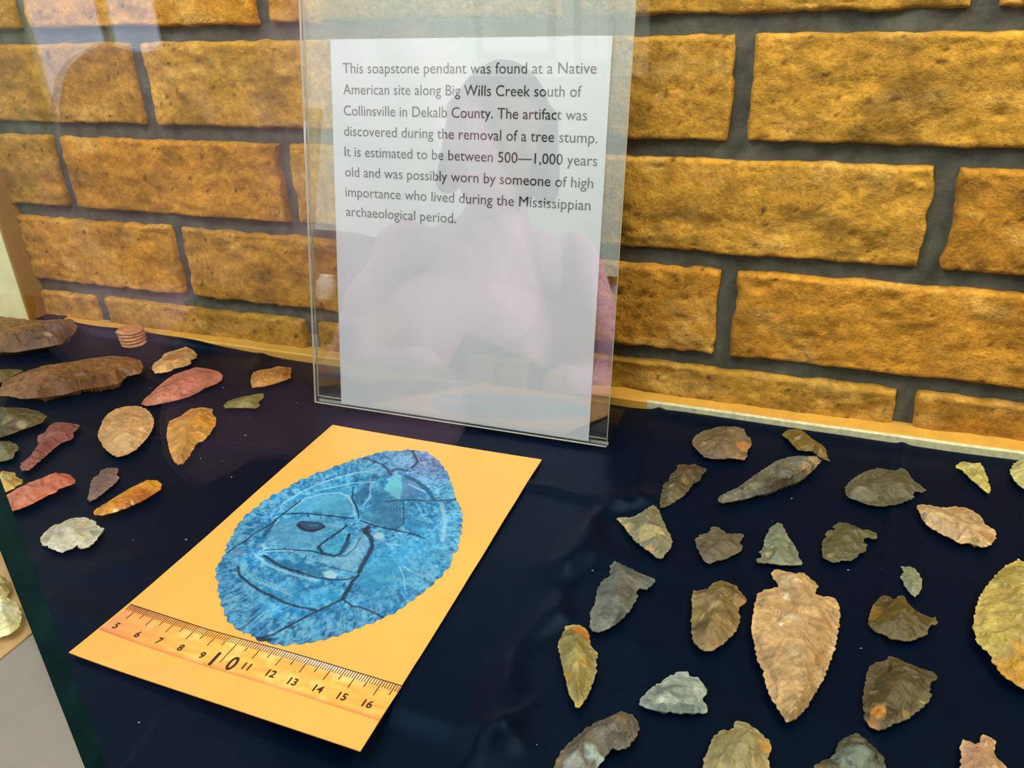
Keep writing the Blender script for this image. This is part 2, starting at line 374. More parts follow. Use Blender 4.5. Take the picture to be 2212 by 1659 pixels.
# ------------------------------------------------------------------ front glass pane
def glass_pane():
    t, y0, xe, xr, zb, zt = 0.006, -0.400, -0.1775, 0.60, -0.0215, 1.0
    o = tag(empty('glass_pane', (xe, y0, zb)), 'clear front glass pane of the case with dark green polished edge', 'glass')
    V = [(0, 0, 0), (xr-xe, 0, 0), (xr-xe, 0, zt-zb), (0, 0, zt-zb), (0, t, 0), (xr-xe, t, 0), (xr-xe, t, zt-zb), (0, t, zt-zb)]
    mesh_obj('pane', V, [(0, 1, 2, 3), (5, 4, 7, 6)], M_glass, o, False)
    e = mesh_obj('polished_edge', [(0, 0, 0), (0, t, 0), (0, t, zt-zb), (0, 0, zt-zb), (.0003, 0, 0), (.0003, t, 0), (.0003, t, zt-zb), (.0003, 0, zt-zb)],
                 [(0, 3, 2, 1), (4, 5, 6, 7), (0, 1, 5, 4), (3, 7, 6, 2)], M_glasse, o, False)
    e['label'] = 'dark green polished glass edge'
glass_pane()
# ------------------------------------------------------------------ text helper
def text_mesh(body, bold=0.0):
    c = bpy.data.curves.new('t', 'FONT'); c.body = body; c.size = 1.0; c.offset = bold; c.resolution_u = 3
    o = bpy.data.objects.new('t', c); COL.objects.link(o); bpy.context.view_layer.update()
    dg = bpy.context.evaluated_depsgraph_get(); me = bpy.data.meshes.new_from_object(o.evaluated_get(dg))
    V = np.array([v.co[:] for v in me.vertices]).reshape(-1, 3); F = [tuple(p.vertices) for p in me.polygons]
    bpy.data.objects.remove(o); bpy.data.curves.remove(c); bpy.data.meshes.remove(me)
    return V[:, :2], F
CAPH = text_mesh('T')[0][:, 1].max()

# ------------------------------------------------------------------ yellow card with printed pendant and ruler
def build_card():
    ZC = 0.0010; TH = 0.0005
    c = [at(zp(0, [q]), ZC+TH)[0] for q in ((719, 919), (1170, 994), (778, 1622), (150, 1413))]
    TL, TR, BR, BL = [np.array(q) for q in c]
    root = tag(empty('photo_card', ((TL+BR)/2*np.array([1, 1, 0])).tolist()), 'yellow card printed with blue stone face pendant above a wooden ruler', 'card')
    off = np.array([*((TL+BR)/2)[:2], 0.0])
    def wav(u, v): return 0.0006*np.sin(v*5+1)*(u-.5)**2*4 + 0.0012*np.clip(1-np.hypot(u*1.3, (1-v)*1.3)*3, 0, 1)**2
    nu, nv = 40, 56
    uu, vv = np.meshgrid(np.linspace(0, 1, nu), np.linspace(0, 1, nv))
    P = (TL*(1-uu[..., None])*(1-vv[..., None])+TR*uu[..., None]*(1-vv[..., None])+BR*uu[..., None]*vv[..., None]+BL*(1-uu[..., None])*vv[..., None])
    P[..., 2] = ZC+TH+wav(uu, vv)
    # slightly uneven hand-cut rim
    e = 0.0005*(fbm(vv*7, uu*7, 4)-.5); P[..., 0] += e*(np.abs(uu-.5) > .49)
    top = P.reshape(-1, 3)-off; bot = top.copy(); bot[:, 2] -= TH
    n = nu*nv; F = [tuple(f[::-1]) for f in grid(nu, nv)]; F += [tuple(i+n for i in f) for f in grid(nu, nv)]
    bd = [i for i in range(nu)]+[j*nu+nu-1 for j in range(1, nv)]+[(nv-1)*nu+i for i in range(nu-2, -1, -1)]+[j*nu for j in range(nv-2, 0, -1)]
    F += [(bd[k], bd[(k+1) % len(bd)], bd[(k+1) % len(bd)]+n, bd[k]+n) for k in range(len(bd))]
    mesh_obj('card_stock', np.vstack([top, bot]), F, M_card, root, False)
    ex = TR-TL; ey = BL-TL
    def uv(p):
        d = np.asarray(p)[..., :2]-TL[:2]; M = np.array([[ex[0], ey[0]], [ex[1], ey[1]]]); return d@np.linalg.inv(M).T
    def lift(p, dz):
        p = np.array(p, float); q = uv(p); p[..., 2] = ZC+TH+wav(q[..., 0], q[..., 1])+dz; return p
    on = lambda k, pts: at(zp(k, pts), ZC+TH)
    # ---- pendant print: rings from scalloped outline to centre
    OUT = [(155, 1010), (190, 960), (225, 905), (230, 860), (265, 780), (315, 700), (370, 640), (430, 590), (500, 540), (560, 500), (620, 470), (690, 430), (760, 390), (820, 370), (870, 340), (940, 325), (1010, 290), (1080, 270), (1140, 240), (1210, 225), (1280, 205), (1360, 185), (1440, 180), (1520, 165), (1580, 175), (1660, 187), (1700, 212), (1745, 240), (1775, 280), (1805, 325), (1835, 370), (1850, 430), (1866, 490), (1876, 525), (1905, 580), (1918, 640), (1918, 700), (1916, 760), (1902, 820), (1885, 890), (1858, 950), (1835, 1005), (1790, 1050), (1745, 1100), (1690, 1150), (1620, 1210), (1545, 1262), (1490, 1305), (1420, 1345), (1350, 1375), (1290, 1405), (1200, 1440), (1100, 1480), (1000, 1512), (900, 1540), (800, 1560), (700, 1568), (600, 1573), (530, 1558), (440, 1527), (360, 1495), (290, 1450), (245, 1405), (222, 1360), (198, 1300), (178, 1230), (165, 1160), (150, 1090)]
    o2 = on(7, OUT)[:, :2]; K = 900
    d = np.vstack([o2, o2[:1]]); s = np.r_[0, np.cumsum(np.hypot(*np.diff(d, axis=0).T))]; L = s[-1]
    q = np.linspace(0, L, K, endpoint=False); R = np.stack([np.interp(q, s, d[:, 0]), np.interp(q, s, d[:, 1])], 1)
    for _ in range(6): R = (np.roll(R, 1, 0)+2*R+np.roll(R, -1, 0))/4
    ctr = R.mean(0); nrm = (R-ctr)/np.linalg.norm(R-ctr, axis=1)[:, None]
    scal = -0.0007+0.0011*np.abs(np.sin(q/L*np.pi*74+1.5*np.sin(q/L*25)))*(0.5+vnoise(q*300, q*0, 9)) - 0.0012*(vnoise(q*150, q*0, 3) > .86)
    R = R+nrm*scal[:, None]
    NT = 190; tt = np.linspace(1, 0.004, NT)
    P2 = (ctr+(R-ctr)[None]*tt[:, None, None]); XY = P2.reshape(-1, 2)
    T = np.repeat(tt, K); A_ = np.tile(q/L, NT)
    mm = lambda a: at(zp(7, a), ZC+TH)[:, :2]
    x, y = XY[:, 0], XY[:, 1]
    deep, mid, pale = lin(5, 50, 92), lin(8, 128, 194), lin(92, 180, 228)
    n1 = fbm(x*260+40, y*260, 3, 5); n2 = fbm(x*800, y*800, 8, 4); n3 = fbm((x+y)*520, (x-y)*120, 5, 4)
    f = np.clip(0.42+(n1-.5)*2.8+(n3-.5)*1.6, 0, 1)[:, None]
    C = mid*(1-f)+pale*f
    dk = np.clip((n2-.55)*4+(n1 < .40)*.15, 0, .7)[:, None]; C = C*(1-dk)+deep*dk
    wht = np.clip((fbm(x*420, y*420, 77, 4)-.64)*4, 0, .45)[:, None]; C = C*(1-wht)+lin(150, 205, 235)*wht
    # radial nicks of the rim
    rim = sstep(0.78, 0.86, T); hat = vnoise(A_*520+T*6, T*14, 12); hat = np.clip((hat-.54)*2.2, 0, 1)*rim*(.3+fbm(x*300, y*300, 55, 3))
    C = C*(1-.62*hat[:, None])+deep*(.62*hat[:, None])
    ht2 = np.clip((vnoise(A_*430-T*9, T*10, 19)-.66)*3, 0, .38)*rim; C = C*(1-ht2[:, None])+lin(140, 195, 230)*ht2[:, None]
    # cooler violet cast of the pigment at the top right
    cg = mm([(1700, 260)])[0]; vio = np.clip(1-np.hypot(x-cg[0], y-cg[1])/0.034, 0, 1)*0.75
    C = C*(1-vio[:, None])+(C.mean(1, keepdims=True)*1.0*np.array([0.62, 0.80, 1.65]))*vio[:, None]
    U = 0.00009  # metres per zoom pixel, about
    def stroke(pts, w, col, a=1.0, soft=0.5, jag=0.5):
        nonlocal C
        l = mm(pts); dd = polydist(XY, l)+(fbm(x*900, y*900, len(pts)+int(w), 3)-.5)*w*U*jag*2
        k = a*(1-sstep(w*U*(1-soft), w*U*(1+soft), dd)); C = C*(1-k[:, None])+col*k[:, None]
    def blob(pts, col, a=1.0, soft=10, tex=0.0):
        nonlocal C
        l = mm(pts); ins = inside(XY, l); dd = polydist(XY, l, True)/U; k = a*np.where(ins, np.clip(.5+dd/soft, 0, 1), np.clip(.5-dd/soft, 0, 1))
        if tex: k = k*np.clip(1-tex+2*tex*fbm(x*1100, y*1100, 31, 3), 0, 1)
        C = C*(1-k[:, None])+col*k[:, None]
    ink = lin(8, 36, 66); dkb = lin(14, 78, 120); lt = lin(150, 208, 236); chip = lin(100, 182, 208)
    # face: shaded carving planes printed in tone
    blob([(620, 650), (760, 520), (900, 440), (1040, 400), (1150, 420), (1160, 520), (1140, 640), (1000, 645), (860, 625), (740, 622)], lin(40, 150, 200), .45, 40)
    blob([(640, 610), (760, 540), (900, 500), (1040, 492), (1100, 520), (1130, 620), (1020, 630), (860, 610), (740, 612)], lin(88, 172, 216), .55, 40)
    blob([(520, 800), (580, 690), (680, 660), (900, 670), (1080, 690), (960, 780), (900, 880), (700, 880), (540, 870)], lin(96, 172, 214), .5, 50)
    blob([(1200, 670), (1180, 620), (1240, 590), (1310, 555), (1370, 545), (1460, 540), (1495, 640), (1500, 715), (1440, 740), (1350, 715)], lin(44, 118, 160), .7, 24, .5)
    blob([(1500, 560), (1580, 590), (1660, 700), (1640, 790), (1560, 770), (1500, 740)], lin(26, 132, 184), .5, 24, .3)
    blob([(1130, 500), (1200, 440), (1260, 425), (1255, 500), (1200, 560), (1150, 560)], lin(16, 84, 130), .8, 30, .3)
    blob([(1270, 520), (1290, 450), (1350, 450), (1440, 520), (1360, 545), (1280, 580)], lin(30, 104, 150), .7, 26, .3)
    blob([(1480, 370), (1560, 380), (1640, 440), (1640, 510), (1560, 530), (1480, 525), (1490, 450)], lin(66, 110, 160), .7, 24, .4)
    blob([(900, 880), (960, 820), (1060, 760), (1090, 770), (1080, 860), (1050, 930), (960, 930)], lin(52, 166, 204), .55, 30, .8)
    blob([(1100, 860), (1180, 790), (1250, 800), (1240, 900), (1190, 990), (1130, 1060), (1050, 1020), (860, 970), (960, 940), (1060, 940)], lin(132, 190, 222), .55, 50, .3)
    blob([(520, 950), (640, 960), (760, 990), (900, 1030), (1000, 1040), (940, 1090), (840, 1070), (700, 1030), (600, 1000)], lin(10, 106, 156), .75, 28, .5)
    blob([(920, 1050), (980, 1035), (1030, 1065), (1010, 1095), (940, 1090)], lin(160, 215, 235), .9, 14)
    blob([(340, 1060), (380, 1030), (480, 1080), (640, 1150), (860, 1190), (1040, 1180), (1040, 1230), (900, 1300), (720, 1280), (520, 1200), (400, 1130)], lin(44, 152, 204), .45, 60, .3)
    blob([(1280, 790), (1310, 760), (1360, 780), (1350, 815), (1300, 815)], lin(170, 214, 232), .8, 16)
    blob([(1280, 820), (1560, 820), (1800, 700), (1790, 900), (1600, 1120), (1300, 1280), (1120, 1250), (1180, 1080), (1260, 940)], lin(70, 168, 216), .35, 90, .4)
    blob([(1180, 1000), (1500, 900), (1560, 960), (1380, 1120), (1200, 1120)], lin(34, 146, 198), .45, 70, .5)
    # pale carved lines
    for pts, w in (([(640, 555), (760, 480), (900, 415), (1050, 365), (1220, 330), (1350, 342)], 8), ([(860, 470), (1000, 440), (1140, 410), (1290, 405)], 7), ([(1095, 350), (1200, 328), (1300, 320)], 7),
                   ([(690, 600), (800, 520), (920, 490), (1040, 480), (1100, 505), (1140, 570), (1150, 640)], 8), ([(1260, 425), (1262, 470), (1255, 520), (1210, 570)], 5), ([(490, 850), (510, 880), (560, 895), (700, 890)], 10),
                   ([(440, 930), (520, 990), (600, 1030), (720, 1070), (880, 1110)], 8), ([(520, 790), (545, 730), (600, 680)], 5), ([(1470, 1010), (1500, 1080), (1510, 1170)], 4), ([(1500, 1010), (1580, 1055), (1640, 1080)], 4), ([(1540, 420), (1600, 450), (1650, 470)], 6), ([(1770, 560), (1800, 680), (1780, 820)], 14)):
        stroke(pts, w, lt, .6, .6)
    for k in range(9): stroke([(370+k*34, 1040+k*16), (400+k*34, 1085+k*15), (440+k*34, 1120+k*13)], 4, lt, .45, .5)
    for k in range(11): stroke([(1250+k*22, 590-k*3), (1330+k*15, 700-k*2)], 3, dkb, .6, .5)
    # dark carved lines and cracks
    for pts, w, c_ in (([(1220, 230), (1290, 255), (1350, 280), (1390, 318), (1410, 350)], 9, ink), ([(1370, 545), (1440, 535), (1560, 533), (1700, 540), (1800, 535), (1880, 528)], 6, ink),
                       ([(1245, 725), (1222, 760), (1265, 800), (1275, 860), (1250, 920), (1215, 980), (1180, 1045)], 14, ink), ([(1215, 745), (1235, 765)], 22, ink), ([(1182, 1040), (1168, 1085), (1135, 1110)], 6, ink), ([(1135, 1110), (1105, 1170), (1062, 1238)], 13, ink),
                       ([(1062, 1240), (1000, 1275), (920, 1310), (860, 1340), (760, 1390), (650, 1450), (560, 1500), (440, 1530)], 7, ink), ([(450, 1530), (540, 1535)], 16, ink), ([(1065, 1245), (1130, 1290), (1190, 1300), (1270, 1330), (1360, 1375)], 6, ink),
                       ([(235, 910), (300, 860), (360, 830), (430, 770), (500, 730), (560, 700), (600, 660), (650, 620), (760, 540)], 7, ink), ([(640, 632), (760, 628), (880, 635), (1000, 650), (1140, 665)], 7, ink), ([(1190, 680), (1300, 720), (1450, 750), (1580, 780), (1650, 808)], 6, ink),
                       ([(890, 865), (960, 810), (1040, 760), (1090, 715)], 8, ink), ([(890, 870), (920, 912), (1000, 935), (1050, 915), (1085, 850), (1110, 780)], 10, ink), ([(1060, 900), (1100, 840)], 18, dkb),
                       ([(510, 890), (620, 885), (720, 890), (850, 900), (930, 925)], 5, ink), ([(940, 932), (1080, 935), (1150, 880), (1190, 800)], 4, dkb), ([(500, 930), (580, 985), (660, 1025), (740, 1045)], 9, ink), ([(740, 1045), (860, 1085), (1000, 1105), (1100, 1100), (1180, 1075)], 6, ink),
                       ([(860, 980), (1000, 1020), (1100, 1040), (1160, 1060)], 4, dkb), ([(310, 1010), (325, 1070), (400, 1135), (480, 1190), (560, 1225), (650, 1270), (760, 1302), (870, 1322)], 8, ink), ([(500, 790), (560, 710)], 14, dkb), ([(1500, 545), (1500, 700), (1440, 745)], 4, ink), ([(1140, 440), (1130, 520), (1170, 600), (1180, 660)], 5, ink),
                       ([(1400, 330), (1450, 310), (1520, 320)], 18, dkb), ([(1510, 360), (1600, 400), (1680, 470), (1715, 530)], 16, dkb), ([(480, 1340), (360, 1440), (300, 1460)], 4, dkb), ([(1560, 170), (1600, 260), (1560, 300)], 10, ink)):
        stroke(pts, w, c_, .92, .45)
    blob([(735, 710), (760, 685), (830, 690), (900, 700), (935, 725), (890, 750), (820, 760), (760, 745)], lin(10, 60, 104), .95, 16, .25)
    stroke([(738, 708), (765, 686), (830, 688), (900, 698), (936, 724)], 7, ink, .8); stroke([(745, 715), (790, 748), (860, 756), (925, 728)], 10, ink, .95); stroke([(830, 715), (880, 715)], 9, lin(60, 130, 170), .7)
    blob([(1358, 455), (1395, 392), (1430, 350), (1478, 352), (1480, 400), (1490, 450), (1470, 530), (1450, 522), (1410, 490)], chip, 1, 8)
    stroke([(1420, 385), (1450, 365), (1470, 385)], 5, lin(60, 140, 170), .6)
    lo_t = np.clip((fbm(x*60+3, y*60, 91, 3)-.42)*2.2, 0, 1)[:, None]; C = C*(1-.30*(1-lo_t))
    C = C*.86
    edge = 1-sstep(0.0, 0.006, 1-T); C = C*(1-.5*edge[:, None])+lin(20, 60, 110)*(.5*edge[:, None])
    P3 = lift(np.c_[XY, 0*x], 0.00010)-off
    F = []
    for j in range(NT-1):
        b = j*K; F += [(b+i, b+(i+1) % K, b+K+(i+1) % K, b+K+i) for i in range(K)]
    F.append(tuple((NT-1)*K+i for i in range(K)))
    nz = np.cross(P3[1]-P3[0], P3[K]-P3[0])[2]
    if nz < 0: F = [f[::-1] for f in F]
    o = mesh_obj('pendant_print', P3, F, M_print, root, False, C); o['label'] = 'printed blue stone pendant carved as a face'
    # ---- ruler print
    up_, _ = resample(on(8, [(410, 100), (900, 262), (1460, 418), (2120, 612)])[:, :2], .0008, False)
    lo_, _ = resample(on(8, [(215, 265), (600, 400), (850, 482), (1440, 660), (1975, 832)])[:, :2], .0008, False)
    n = 260; m = 40
    pick = lambda a: np.stack([np.interp(np.linspace(0, 1, n), np.linspace(0, 1, len(a)), a[:, k]) for k in range(2)], 1)
    up_, lo_ = pick(up_), pick(lo_); tv = np.linspace(0, 1, m)[:, None, None]
    XY = (up_[None]*(1-tv)+lo_[None]*tv).reshape(-1, 2); v_ = np.repeat(np.linspace(0, 1, m), n); u_ = np.tile(np.linspace(0, 1, n), m)
    x, y = XY.T
    g = fbm(x*90, y*600, 4, 5); g2 = fbm(x*160, y*160, 14, 4)
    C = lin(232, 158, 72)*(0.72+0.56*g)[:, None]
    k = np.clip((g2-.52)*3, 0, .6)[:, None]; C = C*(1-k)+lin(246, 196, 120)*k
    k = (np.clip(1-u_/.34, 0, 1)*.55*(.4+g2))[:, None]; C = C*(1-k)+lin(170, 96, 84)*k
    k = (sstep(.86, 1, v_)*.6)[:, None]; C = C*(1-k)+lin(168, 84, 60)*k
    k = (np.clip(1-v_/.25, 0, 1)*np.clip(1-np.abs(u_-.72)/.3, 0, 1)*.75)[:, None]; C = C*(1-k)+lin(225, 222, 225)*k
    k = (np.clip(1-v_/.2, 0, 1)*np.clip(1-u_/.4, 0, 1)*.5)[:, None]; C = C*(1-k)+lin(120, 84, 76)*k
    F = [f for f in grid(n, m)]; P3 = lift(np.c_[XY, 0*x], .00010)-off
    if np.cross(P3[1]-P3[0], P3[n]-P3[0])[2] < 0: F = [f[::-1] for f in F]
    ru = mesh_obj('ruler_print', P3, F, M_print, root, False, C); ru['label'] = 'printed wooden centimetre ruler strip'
    # ticks: millimetre marks hang from the upper edge; centimetres longer
    n5 = on(8, [(335, 240)])[0][:2]; n16 = on(8, [(1905, 725)])[0][:2]
    exu = ex[:2]/np.linalg.norm(ex[:2]); eyu = ey[:2]/np.linalg.norm(ey[:2])
    s_of = lambda p: (p-TL[:2])@exu
    s5, s16 = s_of(n5), s_of(n16); cm = (s16-s5)/11.0
    su = np.array([s_of(p) for p in up_]); V = []; Fk = []
    depth = float(np.mean(np.hypot(*(lo_-up_).T)))
    k = int(math.ceil((su[0]+.0004-s5)/cm*10)); kend = int(math.floor((su[-1]-.0004-s5)/cm*10))
    for t in range(k, kend+1):
        s_ = s5+t*cm/10; a = np.array([np.interp(s_, su, up_[:, 0]), np.interp(s_, su, up_[:, 1])])
        ln = depth*(.46 if t % 10 == 0 else (.33 if t % 5 == 0 else .20)); wd_ = .00042 if t % 5 == 0 else .00034
        if t == 50: ln = depth*.80
        b = len(V)
        for p_, sg in ((a, -1), (a, 1), (a+eyu*ln, 1), (a+eyu*ln, -1)): V.append((*(p_+exu*sg*wd_/2), 0))
        Fk.append((b, b+3, b+2, b+1))
    V.append((*up_[0], 0)); V.append((*up_[-1], 0)); 
    base_i = len(V)
    for p_ in up_: V += [(*(p_-eyu*.00022), 0), (*(p_+eyu*.00022), 0)]
    for i in range(n-1): Fk.append((base_i+2*i, base_i+2*i+1, base_i+2*i+3, base_i+2*i+2))
    P3 = lift(np.array(V), .00020)-off
    mesh_obj('tick_marks', P3, Fk, M_tick, ru, False)
    pos = {5: (325, 240), 6: (460, 293), 7: (595, 333), 8: (730, 377), 9: (865, 425), 11: (1145, 495), 12: (1300, 540), 13: (1435, 590), 14: (1595, 635), 15: (1745, 682), 16: (1905, 727)}
    items = [(str(k_), on(8, [p_])[0][:2], .0036, 1.0) for k_, p_ in pos.items()]+[('1', on(8, [(943, 447)])[0][:2], .0074, 1.0), ('0', on(8, [(1055, 477)])[0][:2], .0074, .8)]
    for s_, p_, h_, wx in items:
        v2, f2 = text_mesh(s_, .022); c0 = (v2.max(0)+v2.min(0))/2; sc = h_/CAPH
        w3 = p_[None]+(v2-c0)[:, :1]*sc*wx*exu[None]-(v2-c0)[:, 1:]*sc*eyu[None]
        o = mesh_obj('numeral', lift(np.c_[w3, 0*w3[:, 0]], .00024)-off, f2, M_tick, ru, False)
build_card()

# ------------------------------------------------------------------ slanted acrylic sign holder with printed sheet
def build_sign():
    TILT = math.radians(10.8); XL, XR, YB = -0.3178, -0.1075, -0.076
    Nv = np.array([0, -math.cos(TILT), math.sin(TILT)]); Uv = np.array([0, math.sin(TILT), math.cos(TILT)])
    base = np.array([(XL+XR)/2, YB, 0.0018])
    root = tag(empty('sign_holder', (base[0], base[1], 0.0006)), 'clear slanted acrylic sign holder standing before the brick wall', 'sign holder')
    root.rotation_euler = (0, 0, 0)
    w = (XR-XL)/2; Hh = 0.2794
    def slab(name, x0, x1, v0, v1, n0, n1, mats, parent):
        V = []
        for n_ in (n0, n1):
            for x_, v_ in ((x0, v0), (x1, v0), (x1, v1), (x0, v1)): V.append(np.array([x_, 0, 0])+Uv*v_+Nv*n_+np.array([0, 0, 0.0012]))
        F = [(0, 3, 2, 1), (4, 5, 6, 7), (0, 1, 5, 4), (1, 2, 6, 5), (2, 3, 7, 6), (3, 0, 4, 7)]
        return mesh_obj(name, V, F, mats, parent, False, None, [0, 0, 1, 1, 1, 1] if isinstance(mats, list) else None)
    slab('front_sheet', -w, w, 0.0, Hh, 0.0, 0.0022, [M_acr, M_acre], root)
    slab('back_sheet', -w+.0006, w-.0006, 0.004, Hh, -0.0030, -0.0008, [M_acr, M_acre], root)
    # foot plate running back from the lower bend
    b = bmesh.new(); add_box(b, (-w, 0.0035, 0.0), (w, 0.050, 0.0022))
    ft = bm_obj('foot_plate', b, [M_acr, M_acre], root)
    for p_ in ft.data.polygons: p_.material_index = 1 if p_.normal.y < -.5 else 0
    # sheet of paper slid between the two
    sx0, sx1, v0, v1 = -0.2977-base[0], -0.1195-base[0], 0.0012, 0.2368
    sheet = tag(empty('printed_sheet', tuple(base)), 'white printed information sheet held in the clear acrylic holder', 'sign')
    def on_sheet(x_, v_, n_): return np.stack([x_, v_*Uv[1]+n_*Nv[1], v_*Uv[2]+n_*Nv[2]], -1)
    nu, nv = 14, 18; uu, vv = np.meshgrid(np.linspace(sx0, sx1, nu), np.linspace(v0, v1, nv))
    top = on_sheet(uu.ravel(), vv.ravel(), -.00045); bot = on_sheet(uu.ravel(), vv.ravel(), -.00060)
    n = nu*nv; F = grid(nu, nv)+[tuple(i+n for i in f[::-1]) for f in grid(nu, nv)]
    bd = list(range(nu))+[j*nu+nu-1 for j in range(1, nv)]+[(nv-1)*nu+i for i in range(nu-2, -1, -1)]+[j*nu for j in range(nv-2, 0, -1)]
    F += [(bd[(k+1) % len(bd)], bd[k], bd[k]+n, bd[(k+1) % len(bd)]+n) for k in range(len(bd))]
    mesh_obj('paper', np.vstack([top, bot]), F, M_paper, sheet, False)
    LINES = [('This soapstone pendant was found at a Native', .2172, -.2893, -.1274), ('American site along Big Wills Creek south of', .2049, -.2894, -.1353), ('Collinsville in Dekalb County. The artifact was', .1924, -.2894, -.1315),
             ('discovered during the removal of a tree stump.', .1801, -.2895, -.1247), ('It is estimated to be between 500\u20141,000 years', .1677, -.2896, -.1240), ('old and was possibly worn by someone of high', .1552, -.2896, -.1257), ('importance who lived during the Mississippian', .1427, -.2897, -.1266), ('archaeological period.', .1303, -.2897, -.2117)]
    for body, v_, xa, xb in LINES:
        q, f = text_mesh(body); ww = q[:, 0].max()-q[:, 0].min(); sc = .0060/CAPH
        X = xa-base[0]+(q[:, 0]-q[:, 0].min())*(xb-xa)/ww; Y = v_+q[:, 1]*sc
        mesh_obj('text_line', on_sheet(X, Y, -.00030), f, M_ink, sheet, False)
build_sign()
# ------------------------------------------------------------------ chipped stone pieces
def build_stone(name, label, cat, k, pts, T, base, patches=(), ridge=None, rk=None, seed=1, group='chipped stone artifacts laid on the cloth', serr=.00028, material=None, tilt=0.16, gamma=.75, vein=.25):
    zm = 0.30*T
    O = at(zp(k, pts), zm)[:, :2]
    if np.sum(O[:, 0]*np.roll(O[:, 1], -1)-np.roll(O[:, 0], -1)*O[:, 1]) < 0: O = O[::-1]
    O, s = resample(O, .0008)
    t = np.roll(O, -1, 0)-np.roll(O, 1, 0); t /= np.maximum(np.linalg.norm(t, axis=1), 1e-9)[:, None]; nn = np.stack([t[:, 1], -t[:, 0]], 1)
    ser = (np.abs(np.sin(s*np.pi/.0036+2.5*vnoise(s*200, s*0, seed)))-.6)*serr*1.7*(.4+vnoise(s*90, s*0, seed+8))+(vnoise(s*620, s*0, seed+3)-.5)*serr*2.2
    O = O+nn*ser[:, None]
    cen = O.mean(0); ext = O-cen; ev, evec = np.linalg.eigh(ext.T@ext); ax = evec[:, 1]; pr = ext@ax
    if ridge is None: Rg = np.stack([cen+ax*pr.min()*.55, cen+evec[:, 0]*.0012*math.sin(seed), cen+ax*pr.max()*.5])
    else: Rg = at(zp(rk or k, ridge), T*.9)[:, :2]
    area_ = .5*abs(np.sum(O[:, 0]*np.roll(O[:, 1], -1)-np.roll(O[:, 0], -1)*O[:, 1]))
    st = max(.00105, math.sqrt(area_/2600)); rr = np.random.RandomState(seed)
    lo, hi = O.min(0), O.max(0); gx, gy = np.meshgrid(np.arange(lo[0], hi[0], st), np.arange(lo[1], hi[1], st))
    gx = gx+(np.arange(gx.shape[0])[:, None] % 2)*st*.5
    G = np.stack([gx.ravel(), gy.ravel()], 1)+(rr.rand(gx.size, 2)-.5)*st*.35
    G = G[inside(G, O)]; G = G[polydist(G, O, True) > st*.55]
    allp = np.vstack([O, G]); n0 = len(O)
    r = delaunay_2d_cdt([Vector(map(float, q)) for q in allp], [(i, (i+1) % n0) for i in range(n0)], [], 1, 1e-7)
    V2 = np.array([v[:] for v in r[0]]); F = [tuple(f) for f in r[2]]
    de = polydist(V2, O, True); dr = polydist(V2, Rg)
    h = (de/(de+dr+1e-9))**gamma
    ns = max(7, int(area_/(.0085**2))); sd = np.stack([lo[0]+(hi-lo)[0]*rr.rand(ns*2), lo[1]+(hi-lo)[1]*rr.rand(ns*2)], 1)
    D = np.hypot(V2[:, None, 0]-sd[None, :, 0], V2[:, None, 1]-sd[None, :, 1]); ci = D.argmin(1); sl = (rr.rand(len(sd), 2)-.5)*2*tilt
    Ds = np.sort(D, axis=1); cs = math.sqrt(area_/max(len(sd)*.6, 1)); br = np.clip((Ds[:, 1]-Ds[:, 0])/cs, 0, 1)
    dep = (0.25+.75*rr.rand(len(sd)))[ci]
    fac = np.sum(sl[ci]*(V2-sd[ci]), 1)*np.clip(br*4, 0, 1)*.9 - dep*.0015*br**.7
    # short scars nibbled along the working edge
    fac += -.0010*np.abs(np.sin((vnoise(V2[:, 0]*190, V2[:, 1]*190, seed+9)*3+V2@ax*700)))*np.exp(-de/.0022)
    fac += (fbm(V2[:, 0]*330, V2[:, 1]*330, seed+5, 3)-.5)*.0006
    fade = np.clip(de/.0022, 0, 1)
    ztop = zm+(T-zm)*h+fac*fade*np.clip(T/.005, .5, 1.6); zbot = np.maximum(zm-zm*h*1.0, 0.0)
    rimz = zm+0*de
    isr = de < 1e-5
    ztop = np.where(isr, rimz+.00022, np.maximum(ztop, rimz+.00025)); zbot = np.where(isr, rimz-.00022, np.minimum(zbot, rimz-.00025))
    n = len(V2); V = np.vstack([np.c_[V2, ztop], np.c_[V2, zbot]])
    FF = []
    for f in F:
        a, b, c = [V2[i] for i in f[:3]]; ccw = (b-a)[0]*(c-a)[1]-(b-a)[1]*(c-a)[0] > 0
        g = f if ccw else f[::-1]; FF.append(g); FF.append(tuple(i+n for i in g[::-1]))
    # rim band closes top to bottom
    ec = {}
    for f in FF:
        for i in range(len(f)):
            e = (f[i], f[(i+1) % len(f)]); ec[e] = 1
    for (a, b) in list(ec):
        if a < n and b < n and (b, a) not in ec: FF.append((b, a, a+n, b+n))
    C = np.tile(lin(*base), (n, 1)); vn = fbm(V2[:, 0]*130+seed, V2[:, 1]*210, seed+40, 4)
    C = C*(1+vein*2.6*(vn-.5))[:, None]
    C = C*(1+.34*(rr.rand(len(sd))[ci]-.5)+.10*(fbm(V2[:, 0]*520, V2[:, 1]*520, seed+60, 3)-.5))[:, None]
    ww = (V2-cen)
